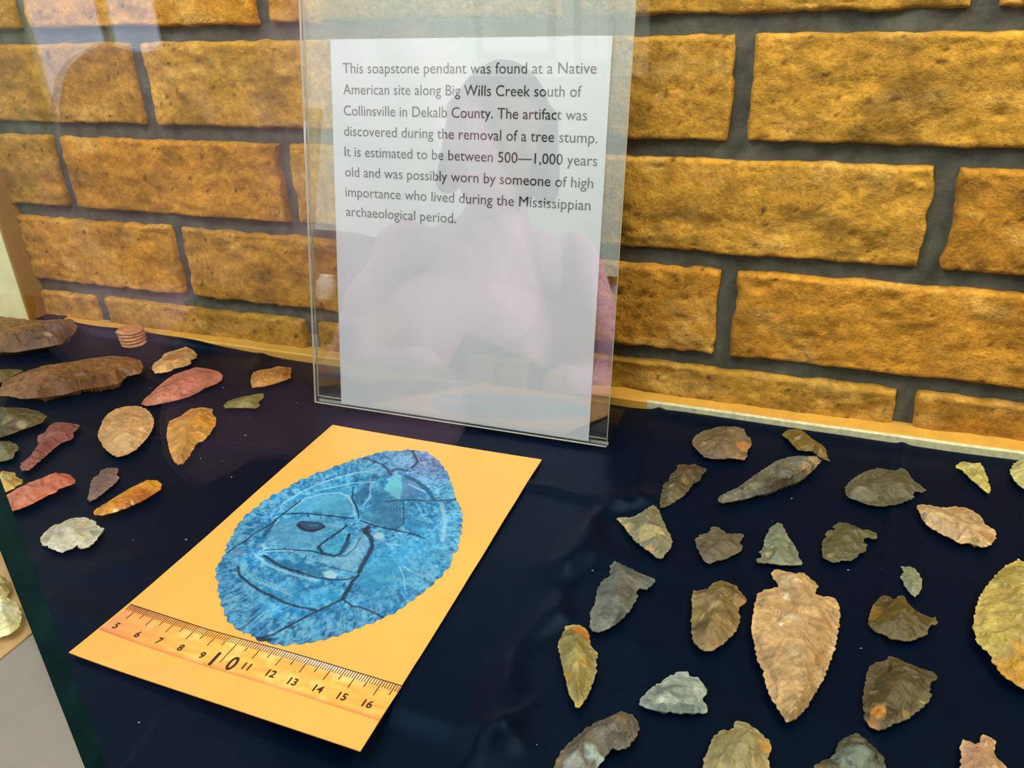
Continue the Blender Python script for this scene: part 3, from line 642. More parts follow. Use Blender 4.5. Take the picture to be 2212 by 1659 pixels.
    for q in patches:
        px, py, rad, col = q[:4]; al = q[4] if len(q) > 4 else 1.0; kk = q[5] if len(q) > 5 else k
        c0 = at(zp(kk, [(px, py)]), T*.5)[0][:2]; c1 = at(zp(kk, [(px+rad, py)]), T*.5)[0][:2]; R_ = np.hypot(*(c1-c0))
        d = np.hypot(V2[:, 0]-c0[0], V2[:, 1]-c0[1])/R_+(fbm(V2[:, 0]*300, V2[:, 1]*300, seed+int(px), 3)-.5)*.9
        m = ((1-sstep(.75, 1.1, d))*al)[:, None]; C = C*(1-m)+lin(*col)*m
    C = C*np.array([0.58, 0.64, 0.62])
    rimc = np.clip(1-de/.0012, 0, 1)[:, None]*.35; C = C*(1-rimc)+np.minimum(C*1.5+.03, .9)*rimc
    off = np.array([*cen, 0.0]); V = V-off
    zmin = 0.0
    o = mesh_obj(name, V, FF, material or M_stone, None, False, np.vstack([C, C]))
    o.location = (cen[0], cen[1], 0.0001)
    tag(o, label, cat, group)
    return o
LG = 'reddish and brown stone pieces on the left of the cloth'; RG = 'grey and tan stone points on the right of the cloth'
ST = [
 ('stone_slab', 'thick brown stone slab at the far left corner of the cloth by the cream post', 'stone', 1, [(0, 195), (150, 210), (270, 228), (380, 225), (490, 222), (525, 245), (528, 275), (505, 320), (450, 350), (425, 390), (370, 400), (300, 415), (200, 430), (100, 447), (0, 443), (-120, 430), (-170, 330), (-140, 220)], .020, (150, 100, 48), [(380, 330, 160, (96, 58, 24), .8), (150, 400, 130, (100, 62, 26), .7), (340, 350, 22, (200, 190, 150), .8)], [(-60, 330), (60, 330), (200, 300), (330, 262), (460, 245)], LG),
 ('stone_biface', 'long brown stone biface with a raised ridge along it, largest on the left', 'stone knife', 1, [(0, 715), (20, 650), (120, 600), (230, 560), (330, 535), (500, 510), (630, 487), (760, 472), (880, 480), (960, 505), (978, 550), (960, 590), (870, 610), (810, 660), (700, 680), (560, 700), (440, 735), (300, 755), (150, 765), (60, 745), (-20, 742), (-60, 730)], .016, (146, 92, 44), [(250, 640, 150, (160, 104, 76), .6), (600, 540, 190, (140, 90, 34), .5), (450, 700, 240, (112, 66, 20), .7)], [(20, 715), (200, 690), (380, 640), (560, 615), (700, 590), (800, 568), (880, 560)], LG),
 ('stone_flake', 'small olive stone flake at the left edge above the long brown biface', 'stone flake', 1, [(0, 565), (90, 562), (165, 572), (110, 595), (60, 625), (0, 655), (-60, 640), (-70, 580)], .004, (112, 92, 48), [], None, LG),
 ('stone_flake', 'peach and cream stone flake beside the stacked crinoid fossil', 'stone flake', 1, [(1035, 555), (1055, 520), (1100, 490), (1125, 455), (1175, 440), (1225, 425), (1270, 410), (1315, 430), (1345, 462), (1340, 485), (1300, 500), (1305, 525), (1270, 540), (1225, 550), (1180, 562), (1165, 575), (1110, 585), (1060, 590)], .006, (226, 168, 104), [(1190, 485, 75, (196, 118, 74), .8), (1270, 430, 45, (206, 124, 80), .7)], [(1070, 560), (1170, 510), (1300, 460)], LG),
 ('stone_knife', 'pink red leaf-shaped stone blade above the round scraper', 'stone knife', 1, [(965, 800), (985, 765), (1030, 730), (1070, 690), (1130, 640), (1190, 600), (1260, 575), (1340, 550), (1420, 560), (1490, 578), (1522, 605), (1515, 635), (1470, 665), (1400, 690), (1350, 720), (1290, 750), (1220, 770), (1130, 790), (1060, 805), (1000, 812)], .005, (202, 116, 96), [(1050, 770, 80, (214, 138, 112), .6), (1330, 610, 90, (188, 104, 84), .5)], None, LG),
 ('stone_point', 'tan orange stone point with a concave base by the sign holder', 'stone point', 1, [(1715, 610), (1730, 585), (1790, 565), (1850, 560), (1900, 542), (1985, 553), (1992, 580), (1980, 600), (1988, 620), (1940, 640), (1880, 660), (1800, 680), (1720, 690), (1713, 650)], .006, (196, 130, 62), [(1950, 580, 60, (176, 104, 30), .7)], None, LG),
 ('arrowhead', 'small olive green arrowhead below the tan orange point', 'arrowhead', 1, [(1525, 815), (1550, 785), (1600, 765), (1660, 752), (1740, 735), (1800, 728), (1800, 755), (1765, 785), (1772, 815), (1740, 830), (1680, 825), (1600, 825), (1540, 827)], .0045, (134, 116, 56), [(1660, 810, 50, (160, 146, 92), .6), (1620, 770, 40, (110, 90, 32), .6)], None, LG),
 ('stone_knife', 'dark speckled olive stone blade cut by the left edge', 'stone knife', 1, [(0, 828), (90, 825), (180, 830), (260, 850), (320, 885), (290, 925), (230, 950), (150, 975), (90, 1000), (0, 1030), (-90, 1000), (-120, 920), (-80, 850)], .009, (92, 74, 38), [(60, 930, 40, (150, 130, 90), .7), (150, 945, 26, (170, 150, 110), .8), (260, 880, 50, (108, 92, 52), .7)], None, LG),
 ('stone_drill', 'maroon stone drill with a long narrow bit and notched base', 'stone drill', 1, [(135, 1235), (150, 1200), (200, 1165), (240, 1110), (265, 1070), (255, 1040), (265, 1015), (310, 995), (335, 950), (380, 925), (450, 928), (545, 945), (530, 970), (495, 1000), (505, 1025), (480, 1045), (420, 1065), (370, 1100), (330, 1140), (280, 1180), (230, 1225), (200, 1252), (150, 1255)], .007, (148, 78, 70), [(180, 1220, 60, (170, 96, 80), .6), (330, 1030, 60, (160, 92, 86), .6), (520, 955, 30, (120, 66, 50), .6)], None, LG),
 ('stone_scraper', 'round tan stone scraper with radiating flake scars', 'stone scraper', 1, [(790, 835), (860, 817), (940, 815), (1000, 835), (1030, 870), (1052, 910), (1045, 960), (1020, 1010), (980, 1060), (930, 1110), (870, 1145), (800, 1162), (750, 1135), (705, 1095), (685, 1050), (665, 1010), (685, 960), (700, 915), (735, 870)], .008, (212, 156, 104), [(900, 860, 90, (206, 140, 90), .6), (820, 1080, 110, (224, 176, 122), .6)], [(865, 950), (880, 975)], LG),
 ('stone_point', 'orange and yellow stemmed stone point beside the round scraper', 'stone point', 1, [(1185, 905), (1235, 885), (1300, 835), (1370, 825), (1450, 832), (1450, 870), (1475, 895), (1470, 945), (1430, 1005), (1390, 1050), (1340, 1070), (1320, 1110), (1290, 1160), (1250, 1205), (1215, 1215), (1180, 1180), (1160, 1130), (1150, 1080), (1135, 1020), (1145, 960), (1155, 920)], .007, (216, 148, 66), [(1420, 930, 100, (214, 138, 22), .8), (1330, 870, 80, (192, 112, 52), .6), (1240, 900, 50, (196, 112, 76), .5)], [(1370, 850), (1290, 960), (1270, 1060), (1220, 1180)], LG),
 ('stone_flake', 'grey green stone flake at the left edge below the maroon drill tip', 'stone flake', 1, [(0, 1058), (60, 1055), (120, 1080), (125, 1110), (100, 1130), (90, 1170), (40, 1185), (0, 1192), (-50, 1150), (-60, 1090)], .006, (112, 100, 66), [(40, 1120, 40, (140, 132, 96), .6)], None, LG),
 ('stone_flake', 'pale yellow stone piece at the left edge touching the red blade', 'stone flake', 1, [(0, 1285), (60, 1275), (105, 1270), (110, 1295), (155, 1320), (150, 1345), (115, 1360), (95, 1378), (50, 1395), (0, 1420), (-50, 1390), (-50, 1320)], .009, (206, 168, 92), [(120, 1320, 50, (176, 134, 44), .8), (40, 1330, 50, (226, 202, 140), .7)], None, LG),
 ('stone_knife', 'salmon red long stone blade at the left edge with a rounded end', 'stone knife', 1, [(5, 1445), (60, 1415), (130, 1370), (250, 1325), (340, 1290), (420, 1273), (480, 1285), (515, 1320), (515, 1340), (460, 1360), (400, 1380), (380, 1405), (330, 1420), (280, 1450), (200, 1490), (120, 1520), (45, 1540), (15, 1510)], .009, (206, 110, 82), [(430, 1310, 80, (198, 94, 62), .6), (150, 1430, 100, (214, 130, 104), .5), (60, 1500, 50, (190, 90, 70), .5)], None, LG),
 ('arrowhead', 'small mauve stemmed arrowhead above the amber blade', 'arrowhead', 1, [(600, 1450), (608, 1390), (625, 1330), (640, 1300), (680, 1285), (690, 1255), (735, 1237), (805, 1238), (805, 1260), (795, 1285), (818, 1302), (790, 1335), (750, 1370), (700, 1415), (650, 1450), (612, 1467)], .004, (132, 98, 94), [(620, 1440, 40, (150, 116, 106), .5)], None, LG),
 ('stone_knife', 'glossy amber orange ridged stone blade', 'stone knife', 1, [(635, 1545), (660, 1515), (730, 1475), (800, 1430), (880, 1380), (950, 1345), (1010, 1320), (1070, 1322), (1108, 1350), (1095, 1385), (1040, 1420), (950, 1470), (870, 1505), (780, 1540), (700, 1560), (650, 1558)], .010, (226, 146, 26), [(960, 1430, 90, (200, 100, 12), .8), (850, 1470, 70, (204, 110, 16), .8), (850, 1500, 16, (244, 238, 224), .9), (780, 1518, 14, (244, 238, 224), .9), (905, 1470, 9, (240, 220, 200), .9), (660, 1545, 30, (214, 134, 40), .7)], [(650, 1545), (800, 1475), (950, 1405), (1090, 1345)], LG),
 ('arrowhead', 'cream grey notched arrowhead nearest the glass edge', 'arrowhead', 9, [(605, 900), (610, 840), (660, 780), (740, 700), (830, 650), (915, 635), (980, 590), (1060, 560), (1160, 543), (1290, 540), (1330, 575), (1410, 585), (1440, 610), (1425, 650), (1500, 685), (1545, 700), (1550, 730), (1500, 790), (1440, 880), (1380, 940), (1290, 1000), (1185, 1005), (1165, 950), (1140, 960), (1080, 1010), (1000, 1030), (930, 1070), (850, 1045), (750, 1000), (700, 965), (640, 960)], .006, (204, 190, 170), [(1250, 640, 110, (190, 160, 110), .7), (1430, 760, 90, (160, 158, 146), .7), (920, 820, 50, (176, 130, 104), .6), (1170, 970, 40, (196, 130, 70), .7), (1220, 850, 100, (222, 198, 160), .6)], None, LG),
 ('stone_lump', 'pale yellow stone lump on the tan board left of the glass edge', 'stone', 2, [(-60, 700), (0, 672), (60, 690), (90, 750), (80, 812), (30, 856), (-50, 880), (-90, 800)], .014, (236, 226, 176), [(20, 760, 50, (250, 244, 214), .7), (60, 800, 40, (210, 196, 120), .6)], None, 'pale stones left of the glass edge'),
 ('stone_lump', 'mottled yellow brown stone lump behind the pale lump on the tan board', 'stone', 2, [(-40, 570), (0, 552), (22, 590), (28, 630), (10, 655), (-40, 660), (-80, 620)], .010, (190, 170, 110), [(10, 600, 20, (130, 110, 60), .7)], None, 'pale stones left of the glass edge'),
 # ------------------------------ right-hand group
 ('stone_biface', 'brown grey oval stone biface with an orange end by the back ledge', 'stone biface', 3, [(1245, 290), (1265, 255), (1300, 225), (1360, 195), (1410, 190), (1450, 172), (1540, 168), (1640, 170), (1690, 190), (1705, 235), (1740, 265), (1752, 320), (1720, 365), (1710, 420), (1690, 450), (1630, 440), (1570, 435), (1500, 445), (1420, 440), (1350, 425), (1300, 380), (1255, 330)], .007, (122, 98, 72), [(1690, 330, 75, (196, 128, 72), .85), (1660, 420, 50, (190, 130, 84), .7), (1560, 390, 80, (138, 108, 76), .6), (1400, 260, 90, (110, 90, 64), .5)], None, RG),
 ('arrowhead', 'narrow olive brown arrowhead pointing away from the ledge', 'arrowhead', 4, [(112, 235), (150, 200), (200, 190), (275, 192), (310, 220), (350, 250), (400, 290), (470, 335), (495, 380), (500, 425), (528, 465), (480, 445), (420, 420), (380, 375), (310, 375), (250, 365), (215, 330), (190, 300), (160, 265)], .006, (120, 92, 34), [(470, 400, 50, (150, 112, 60), .7), (250, 270, 26, (180, 160, 110), .7), (160, 225, 40, (136, 110, 40), .6)], None, RG),
 ('arrowhead', 'dark brown notched arrowhead pointing down beside the long grey blade', 'arrowhead', 3, [(970, 855), (968, 800), (990, 720), (1000, 660), (1050, 625), (1060, 570), (1110, 545), (1120, 500), (1150, 490), (1230, 495), (1265, 485), (1310, 510), (1365, 525), (1365, 550), (1330, 575), (1315, 625), (1250, 655), (1220, 700), (1190, 740), (1130, 785), (1060, 830), (1010, 855)], .006, (88, 70, 46), [(1080, 740, 90, (120, 108, 76), .6), (1180, 640, 40, (150, 122, 84), .7), (1070, 690, 22, (176, 160, 120), .7), (1210, 540, 80, (72, 54, 32), .6)], None, RG),
 ('stone_knife', 'long narrow grey stone blade with a tan tip, longest on the right', 'stone knife', 3, [(1465, 780), (1480, 760), (1560, 720), (1650, 680), (1700, 640), (1780, 580), (1870, 520), (1960, 460), (2080, 425), (2196, 415), (2280, 432), (2350, 455), (2310, 500), (2276, 540), (2176, 620), (2100, 655), (2000, 690), (1940, 722), (1800, 750), (1700, 785), (1560, 808), (1500, 820), (1470, 805)], .010, (112, 106, 90), [(2220, 530, 70, (176, 132, 76), .7), (2290, 460, 60, (196, 156, 112), .8), (2110, 530, 26, (180, 146, 92), .8), (1950, 660, 120, (82, 68, 50), .8), (2080, 640, 80, (72, 54, 32), .8)], [(1490, 788), (1650, 735), (1800, 680), (1950, 625), (2080, 580), (2200, 520), (2310, 465)], RG),
 ('stone_point', 'wide grey stone point with a short tang in the upper right', 'stone point', 4, [(650, 690), (690, 640), (750, 590), (830, 550), (930, 520), (1030, 535), (1090, 545), (1120, 520), (1165, 530), (1200, 570), (1240, 635), (1290, 660), (1340, 710), (1310, 730), (1260, 715), (1230, 740), (1240, 775), (1180, 800), (1100, 830), (1000, 842), (930, 845), (840, 830), (760, 800), (690, 775), (655, 740)], .007, (96, 88, 66), [(760, 720, 80, (124, 114, 90), .7), (990, 640, 50, (116, 106, 78), .6), (1100, 620, 90, (84, 76, 48), .5)], [(720, 690), (860, 660), (1000, 650), (1150, 650)], RG),
 ('arrowhead', 'small pale yellow triangular arrowhead under the ledge at right', 'arrowhead', 4, [(1595, 510), (1640, 465), (1700, 472), (1760, 482), (1800, 475), (1830, 510), (1860, 580), (1875, 640), (1895, 700), (1890, 740), (1840, 715), (1780, 655), (1720, 610), (1680, 570), (1640, 530)], .0045, (204, 182, 104), [(1830, 660, 50, (190, 160, 84), .7), (1720, 520, 50, (218, 204, 140), .6)], None, RG),
 ('stone_flake', 'pale cream stone cut off by the right edge below the ledge', 'stone flake', 4, [(2060, 545), (2090, 490), (2140, 450), (2180, 447), (2260, 460), (2300, 560), (2280, 680), (2180, 700), (2120, 650), (2075, 590)], .006, (204, 188, 126), [], None, RG),
 ('stone_point', 'cream pink stemmed stone point at the far right', 'stone point', 4, [(1262, 840), (1310, 832), (1390, 840), (1460, 855), (1520, 862), (1570, 848), (1690, 862), (1750, 890), (1800, 920), (1830, 960), (1840, 1000), (1890, 1025), (1935, 1060), (1945, 1100), (1920, 1150), (1880, 1185), (1820, 1195), (1770, 1175), (1720, 1158), (1640, 1168), (1560, 1120), (1480, 1085), (1400, 1040), (1350, 1000), (1300, 930)], .008, (206, 164, 122), [(1640, 880, 90, (176, 128, 88), .7), (1880, 1100, 80, (178, 130, 84), .8), (1420, 940, 90, (226, 192, 150), .6), (1780, 1140, 50, (222, 180, 120), .6)], [(1330, 880), (1500, 960), (1680, 1020), (1790, 1110)], RG),
 ('arrowhead', 'grey triangular arrowhead with cream patches next to the cloth fold', 'arrowhead', 3, [(600, 955), (620, 940), (700, 945), (770, 930), (820, 890), (870, 860), (910, 837), (950, 855), (970, 900), (990, 960), (1020, 1020), (1050, 1080), (1080, 1160), (1060, 1200), (1020, 1250), (980, 1293), (940, 1280), (890, 1240), (820, 1190), (750, 1140), (700, 1070), (640, 990)], .007, (128, 120, 94), [(690, 1020, 60, (200, 172, 116), .8), (860, 1090, 90, (196, 170, 120), .75), (960, 1070, 50, (206, 176, 126), .7), (880, 1200, 36, (196, 148, 88), .8), (620, 955, 24, (210, 190, 160), .8), (920, 900, 50, (112, 90, 54), .6)], None, RG),
 ('arrowhead', 'dull brown grey arrowhead with flared barbs between two triangular points', 'arrowhead', 3, [(1275, 1130), (1310, 1090), (1390, 1070), (1400, 1030), (1440, 1020), (1490, 1040), (1520, 1070), (1570, 1085), (1620, 1080), (1680, 1085), (1690, 1105), (1655, 1140), (1650, 1165), (1675, 1190), (1670, 1220), (1600, 1265), (1520, 1300), (1440, 1315), (1390, 1338), (1340, 1310), (1310, 1250), (1285, 1200)], .005, (104, 90, 72), [(1400, 1170, 24, (150, 130, 104), .7), (1480, 1080, 60, (90, 74, 50), .5)], None, RG),
 ('arrowhead', 'pale grey green triangular arrowhead pointing at the brick wall', 'arrowhead', 3, [(1985, 985), (2010, 1000), (2040, 1060), (2080, 1130), (2120, 1190), (2150, 1250), (2150, 1285), (2185, 1320), (2170, 1345), (2100, 1352), (2000, 1345), (1900, 1335), (1800, 1325), (1788, 1305), (1840, 1280), (1820, 1240), (1850, 1200), (1860, 1150), (1880, 1090), (1910, 1030)], .0055, (122, 124, 104), [(1895, 1245, 26, (200, 176, 100), .8), (1925, 1205, 16, (190, 170, 100), .7), (2060, 1300, 24, (150, 140, 100), .6)], None, RG),
 ('arrowhead', 'dark green serrated arrowhead with deep corner notches', 'arrowhead', 4, [(545, 1020), (590, 990), (650, 985), (720, 1010), (790, 1040), (860, 1055), (915, 1075), (935, 1110), (910, 1130), (850, 1110), (815, 1120), (805, 1150), (840, 1175), (830, 1230), (780, 1245), (750, 1280), (700, 1310), (640, 1310), (560, 1325), (500, 1310), (460, 1270), (455, 1210), (460, 1140), (490, 1110), (490, 1070), (530, 1050), (580, 1045)], .005, (94, 88, 58), [(525, 1265, 26, (160, 142, 84), .8), (720, 1040, 60, (84, 78, 44), .5), (900, 1100, 30, (130, 122, 70), .6)], None, RG),
 ('stone_flake', 'smallest pale grey green flake near the right fold line', 'stone flake', 4, [(1130, 1357), (1160, 1370), (1200, 1360), (1240, 1375), (1280, 1420), (1312, 1470), (1305, 1550), (1275, 1600), (1245, 1622), (1210, 1590), (1165, 1530), (1140, 1480), (1122, 1450), (1150, 1420), (1150, 1390)], .0035, (130, 130, 106), [], None, RG),
 ('arrowhead', 'smooth slate grey arrowhead with a centre ridge beside the cloth fold', 'arrowhead', 5, [(535, 45), (580, 70), (640, 95), (720, 140), (800, 170), (850, 185), (845, 215), (810, 250), (780, 270), (735, 262), (705, 280), (712, 325), (690, 370), (650, 440), (600, 490), (540, 540), (470, 580), (410, 605), (360, 590), (335, 555), (345, 500), (345, 440), (375, 400), (390, 340), (400, 270), (430, 210), (465, 180), (495, 170), (500, 120), (498, 80)], .007, (104, 104, 100), [(650, 320, 110, (88, 82, 74), .7), (700, 180, 90, (98, 90, 84), .5), (400, 430, 26, (140, 142, 132), .5)], [(540, 70), (575, 180), (562, 300), (572, 420), (555, 500)], RG),
 ('stone_point', 'mottled brown broken stone point left of the big tan point', 'stone point', 5, [(1360, 195), (1410, 210), (1480, 240), (1510, 280), (1560, 345), (1555, 370), (1510, 400), (1500, 440), (1515, 500), (1500, 560), (1460, 620), (1410, 670), (1350, 710), (1290, 745), (1230, 745), (1180, 715), (1150, 680), (1135, 600), (1130, 500), (1135, 400), (1140, 300), (1150, 275), (1200, 280), (1260, 260), (1290, 225)], .009, (134, 106, 62), [(1440, 270, 80, (88, 72, 32), .7), (1210, 560, 70, (76, 62, 34), .7), (1200, 350, 80, (156, 128, 84), .7), (1310, 420, 50, (172, 148, 104), .7), (1190, 460, 50, (180, 154, 92), .6), (1300, 690, 70, (150, 112, 70), .6), (1400, 530, 80, (140, 108, 60), .6), (1540, 350, 40, (176, 124, 56), .7)], None, RG),
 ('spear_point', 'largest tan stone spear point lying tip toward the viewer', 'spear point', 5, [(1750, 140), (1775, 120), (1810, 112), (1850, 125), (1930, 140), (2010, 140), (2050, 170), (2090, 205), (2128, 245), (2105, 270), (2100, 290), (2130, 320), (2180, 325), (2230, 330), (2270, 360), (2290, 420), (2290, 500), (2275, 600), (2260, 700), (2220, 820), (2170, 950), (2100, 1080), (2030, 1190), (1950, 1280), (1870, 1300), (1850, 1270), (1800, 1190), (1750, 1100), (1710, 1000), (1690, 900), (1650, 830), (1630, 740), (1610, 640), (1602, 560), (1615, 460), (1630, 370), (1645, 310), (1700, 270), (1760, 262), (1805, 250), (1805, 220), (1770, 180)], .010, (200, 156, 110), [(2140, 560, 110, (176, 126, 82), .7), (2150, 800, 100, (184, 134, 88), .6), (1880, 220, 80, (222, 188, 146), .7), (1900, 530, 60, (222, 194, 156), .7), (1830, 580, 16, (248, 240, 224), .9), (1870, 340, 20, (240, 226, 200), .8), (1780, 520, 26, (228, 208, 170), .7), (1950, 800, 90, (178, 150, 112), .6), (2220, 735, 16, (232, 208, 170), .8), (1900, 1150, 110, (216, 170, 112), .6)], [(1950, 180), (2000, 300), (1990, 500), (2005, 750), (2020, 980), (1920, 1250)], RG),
 ('arrowhead', 'olive brown notched arrowhead right of the big tan spear point', 'arrowhead', 6, [(660, 500), (680, 440), (700, 390), (740, 340), (780, 312), (830, 325), (860, 350), (890, 320), (930, 312), (955, 345), (980, 395), (1030, 430), (1100, 465), (1150, 490), (1180, 480), (1205, 520), (1190, 545), (1150, 545), (1130, 580), (1125, 620), (1070, 640), (1000, 668), (920, 670), (850, 655), (780, 620), (710, 590), (668, 555)], .007, (92, 74, 30), [(720, 440, 80, (134, 92, 24), .8), (1060, 560, 70, (84, 78, 40), .6), (990, 590, 36, (54, 44, 18), .7), (830, 600, 60, (116, 90, 38), .6), (1185, 515, 22, (130, 104, 90), .7)], None, RG),
 ('stone_biface', 'big yellow leaf-shaped stone biface with an orange lower edge cut by the right edge', 'stone biface', 6, [(1835, 30), (1870, 50), (1900, 60), (1990, 130), (2080, 300), (2100, 560), (2050, 850), (1960, 1040), (1878, 1050), (1820, 1010), (1740, 960), (1690, 910), (1650, 850), (1615, 815), (1640, 795), (1600, 760), (1540, 710), (1500, 660), (1495, 600), (1475, 570), (1490, 490), (1505, 400), (1540, 300), (1600, 220), (1660, 150), (1740, 80)], .012, (196, 166, 92), [(1800, 900, 150, (204, 142, 30), .9), (1900, 800, 130, (206, 146, 36), .8), (1650, 690, 100, (218, 186, 92), .6), (1680, 480, 60, (164, 136, 74), .6), (1780, 150, 100, (180, 148, 76), .6)], None, RG),
 ('arrowhead', 'dark brown broad arrowhead with orange spots at its tip', 'arrowhead', 6, [(815, 790), (850, 788), (920, 820), (990, 850), (1050, 880), (1100, 890), (1150, 905), (1200, 940), (1185, 975), (1150, 1000), (1140, 1060), (1160, 1110), (1130, 1150), (1080, 1190), (1020, 1240), (950, 1290), (870, 1320), (800, 1350), (740, 1368), (690, 1355), (640, 1300), (625, 1200), (620, 1110), (635, 1030), (650, 930), (680, 870), (730, 835), (790, 830)], .008, (82, 68, 40), [(740, 1240, 55, (206, 134, 40), .9), (700, 1310, 60, (176, 116, 56), .8), (960, 1225, 36, (176, 136, 72), .7), (710, 1060, 30, (140, 130, 96), .7), (1090, 1130, 26, (150, 138, 88), .7), (800, 910, 90, (64, 48, 24), .6)], None, RG),
 ('stone_point', 'narrow olive stone point with an orange base by the front fold', 'stone point', 5, [(150, 555), (200, 545), (260, 545), (320, 580), (340, 630), (345, 700), (370, 730), (400, 765), (390, 830), (395, 900), (370, 980), (340, 1060), (300, 1130), (265, 1190), (235, 1190), (200, 1120), (170, 1060), (150, 980), (135, 900), (120, 820), (95, 740), (100, 650), (130, 620)], .008, (158, 138, 78), [(250, 590, 80, (206, 130, 44), .85), (190, 620, 50, (96, 80, 40), .7), (320, 620, 36, (200, 110, 24), .7), (230, 860, 80, (206, 180, 106), .7), (165, 945, 32, (212, 146, 30), .8), (180, 720, 60, (128, 118, 76), .6), (235, 1150, 50, (194, 158, 70), .7), (300, 860, 30, (206, 150, 50), .6)], None, RG),
 ('arrowhead', 'translucent white quartz arrowhead', 'arrowhead', 5, [(718, 1165), (745, 1110), (800, 1055), (880, 1000), (970, 940), (1050, 905), (1100, 910), (1115, 950), (1180, 955), (1210, 985), (1255, 1060), (1250, 1090), (1215, 1110), (1225, 1140), (1255, 1180), (1250, 1230), (1150, 1232), (1050, 1235), (950, 1222), (870, 1215), (780, 1190)], .007, (150, 158, 152), [(900, 1060, 90, (104, 112, 112), .7), (1040, 1080, 80, (112, 120, 118), .7), (1180, 1010, 60, (190, 198, 190), .7), (900, 1170, 120, (180, 188, 178), .6), (1080, 930, 40, (176, 186, 180), .6)], [(740, 1165), (880, 1150), (1050, 1150), (1200, 1170)], RG),
 ('stone_biface', 'grey brown curved stone biface with pale blue flake scars at the bottom', 'stone biface', 5, [(60, 1640), (80, 1590), (130, 1520), (200, 1450), (290, 1370), (380, 1310), (460, 1280), (530, 1240), (600, 1222), (660, 1240), (710, 1290), (725, 1340), (715, 1400), (680, 1450), (620, 1510), (570, 1520), (520, 1510), (480, 1550), (440, 1610), (380, 1670), (300, 1750), (200, 1800), (100, 1780), (50, 1710)], .011, (112, 98, 86), [(360, 1560, 60, (188, 202, 206), .9), (430, 1590, 50, (186, 200, 204), .9), (220, 1640, 90, (166, 170, 174), .8), (560, 1290, 60, (150, 112, 72), .7), (450, 1430, 110, (122, 118, 116), .7), (110, 1590, 50, (150, 122, 84), .6), (640, 1380, 70, (118, 98, 82), .6)], None, RG),
 ('arrowhead', 'tan grey arrowhead with an orange corner at the bottom edge', 'arrowhead', 5, [(1500, 1290), (1550, 1305), (1620, 1345), (1690, 1400), (1755, 1470), (1750, 1530), (1730, 1590), (1755, 1660), (1720, 1760), (1600, 1830), (1400, 1830), (1260, 1760), (1220, 1660), (1225, 1590), (1270, 1510), (1290, 1440), (1340, 1380), (1380, 1360), (1430, 1370), (1470, 1350), (1465, 1310)], .009, (158, 140, 98), [(1725, 1490, 60, (206, 148, 64), .85), (1650, 1380, 60, (168, 138, 100), .6), (1650, 1640, 80, (186, 162, 112), .6), (1530, 1400, 90, (150, 132, 88), .6)], None, RG),
 ('arrowhead', 'dark grey green arrowhead with a pale base at the bottom edge', 'arrowhead', 6, [(560, 1385), (600, 1400), (650, 1450), (720, 1510), (780, 1580), (800, 1650), (760, 1750), (600, 1800), (400, 1800), (260, 1740), (240, 1650), (290, 1610), (380, 1580), (420, 1530), (430, 1460), (470, 1435), (520, 1410)], .008, (72, 74, 58), [(560, 1640, 160, (128, 138, 130), .8), (580, 1440, 50, (116, 108, 88), .7), (300, 1650, 60, (120, 104, 72), .7)], None, RG),
 ('arrowhead', 'pale pink barbed arrowhead at the bottom right corner', 'arrowhead', 6, [(1400, 1435), (1440, 1450), (1490, 1470), (1530, 1470), (1540, 1420), (1560, 1395), (1620, 1425), (1655, 1445), (1650, 1490), (1650, 1550), (1680, 1600), (1740, 1650), (1760, 1720), (1650, 1800), (1500, 1800), (1390, 1730), (1380, 1650), (1390, 1570), (1385, 1480)], .006, (202, 152, 122), [(1590, 1430, 60, (176, 130, 88), .7), (1650, 1620, 60, (196, 142, 100), .5)], None, RG),
]
for i, r in enumerate(ST):
    build_stone(r[0], r[1], r[2], r[3], r[4], r[5], r[6], r[7], r[8], None, seed=11+i*7, group=r[9], material=M_quartz if 'quartz' in r[1] else None,
                serr=.0002 if 'knife' in r[0] else .0003, tilt=.10 if 'smooth' in r[1] or 'pink red' in r[1] else .17)
for o in COL.objects:
    if o.get('label', '').endswith('tan board') or 'on the tan board' in o.get('label', ''): o.location.z = -0.0084

# ------------------------------------------------------------------ crinoid stem fossil: a lathe of five stacked discs
def build_crinoid():
    c = at(zp(0, [(292, 742)]), 0.0)[0]; rs = []
    R0 = .0108; nd = 5; hh = .0027
    prof = [(0.0, 0.0)]
    for k in range(nd):
        z0 = k*hh
        prof += [(R0*.86, z0+.0001), (R0*.97, z0+.0005), (R0, z0+.0011), (R0*.985, z0+.0018), (R0*.93, z0+.0023), (R0*.87, z0+.0026)]
    zt = nd*hh; prof += [(R0*.86, zt+.0001), (R0*.70, zt), (R0*.52, zt-.0005), (R0*.40, zt-.0003), (R0*.32, zt+.0003), (R0*.2, zt+.0002), (0, zt-.0001)]
    n = 72; V = []; F = []; C = []
    for j, (r, z) in enumerate(prof):
        for i in range(n):
            a = 2*math.pi*i/n; q = 1+.05*(vnoise(np.array([a*3.0]), np.array([z*500.]), 3)[0]-.5)*2+.03*math.sin(5*a)*(r < R0*.6)
            lean = -.16*z
            V.append((r*q*math.cos(a)+lean, r*q*math.sin(a), z+.0004*math.sin(2*a+z*400)*(0.2 if z < 1e-4 else 1)*(r > .002)))
            g = fbm(np.array([a*4.0]), np.array([z*900.+r*700]), 6)[0]; C.append(lin(190, 128, 78)*(.6+.5*g))
    for j in range(len(prof)-1):
        for i in range(n): F.append((j*n+i, j*n+(i+1) % n, (j+1)*n+(i+1) % n, (j+1)*n+i))
    o = mesh_obj('crinoid_fossil', V, F, M_stone, None, True, C); o.location = (c[0], c[1], 0.0)
    tag(o, 'small ribbed tan crinoid stem fossil standing like stacked discs', 'fossil')
build_crinoid()

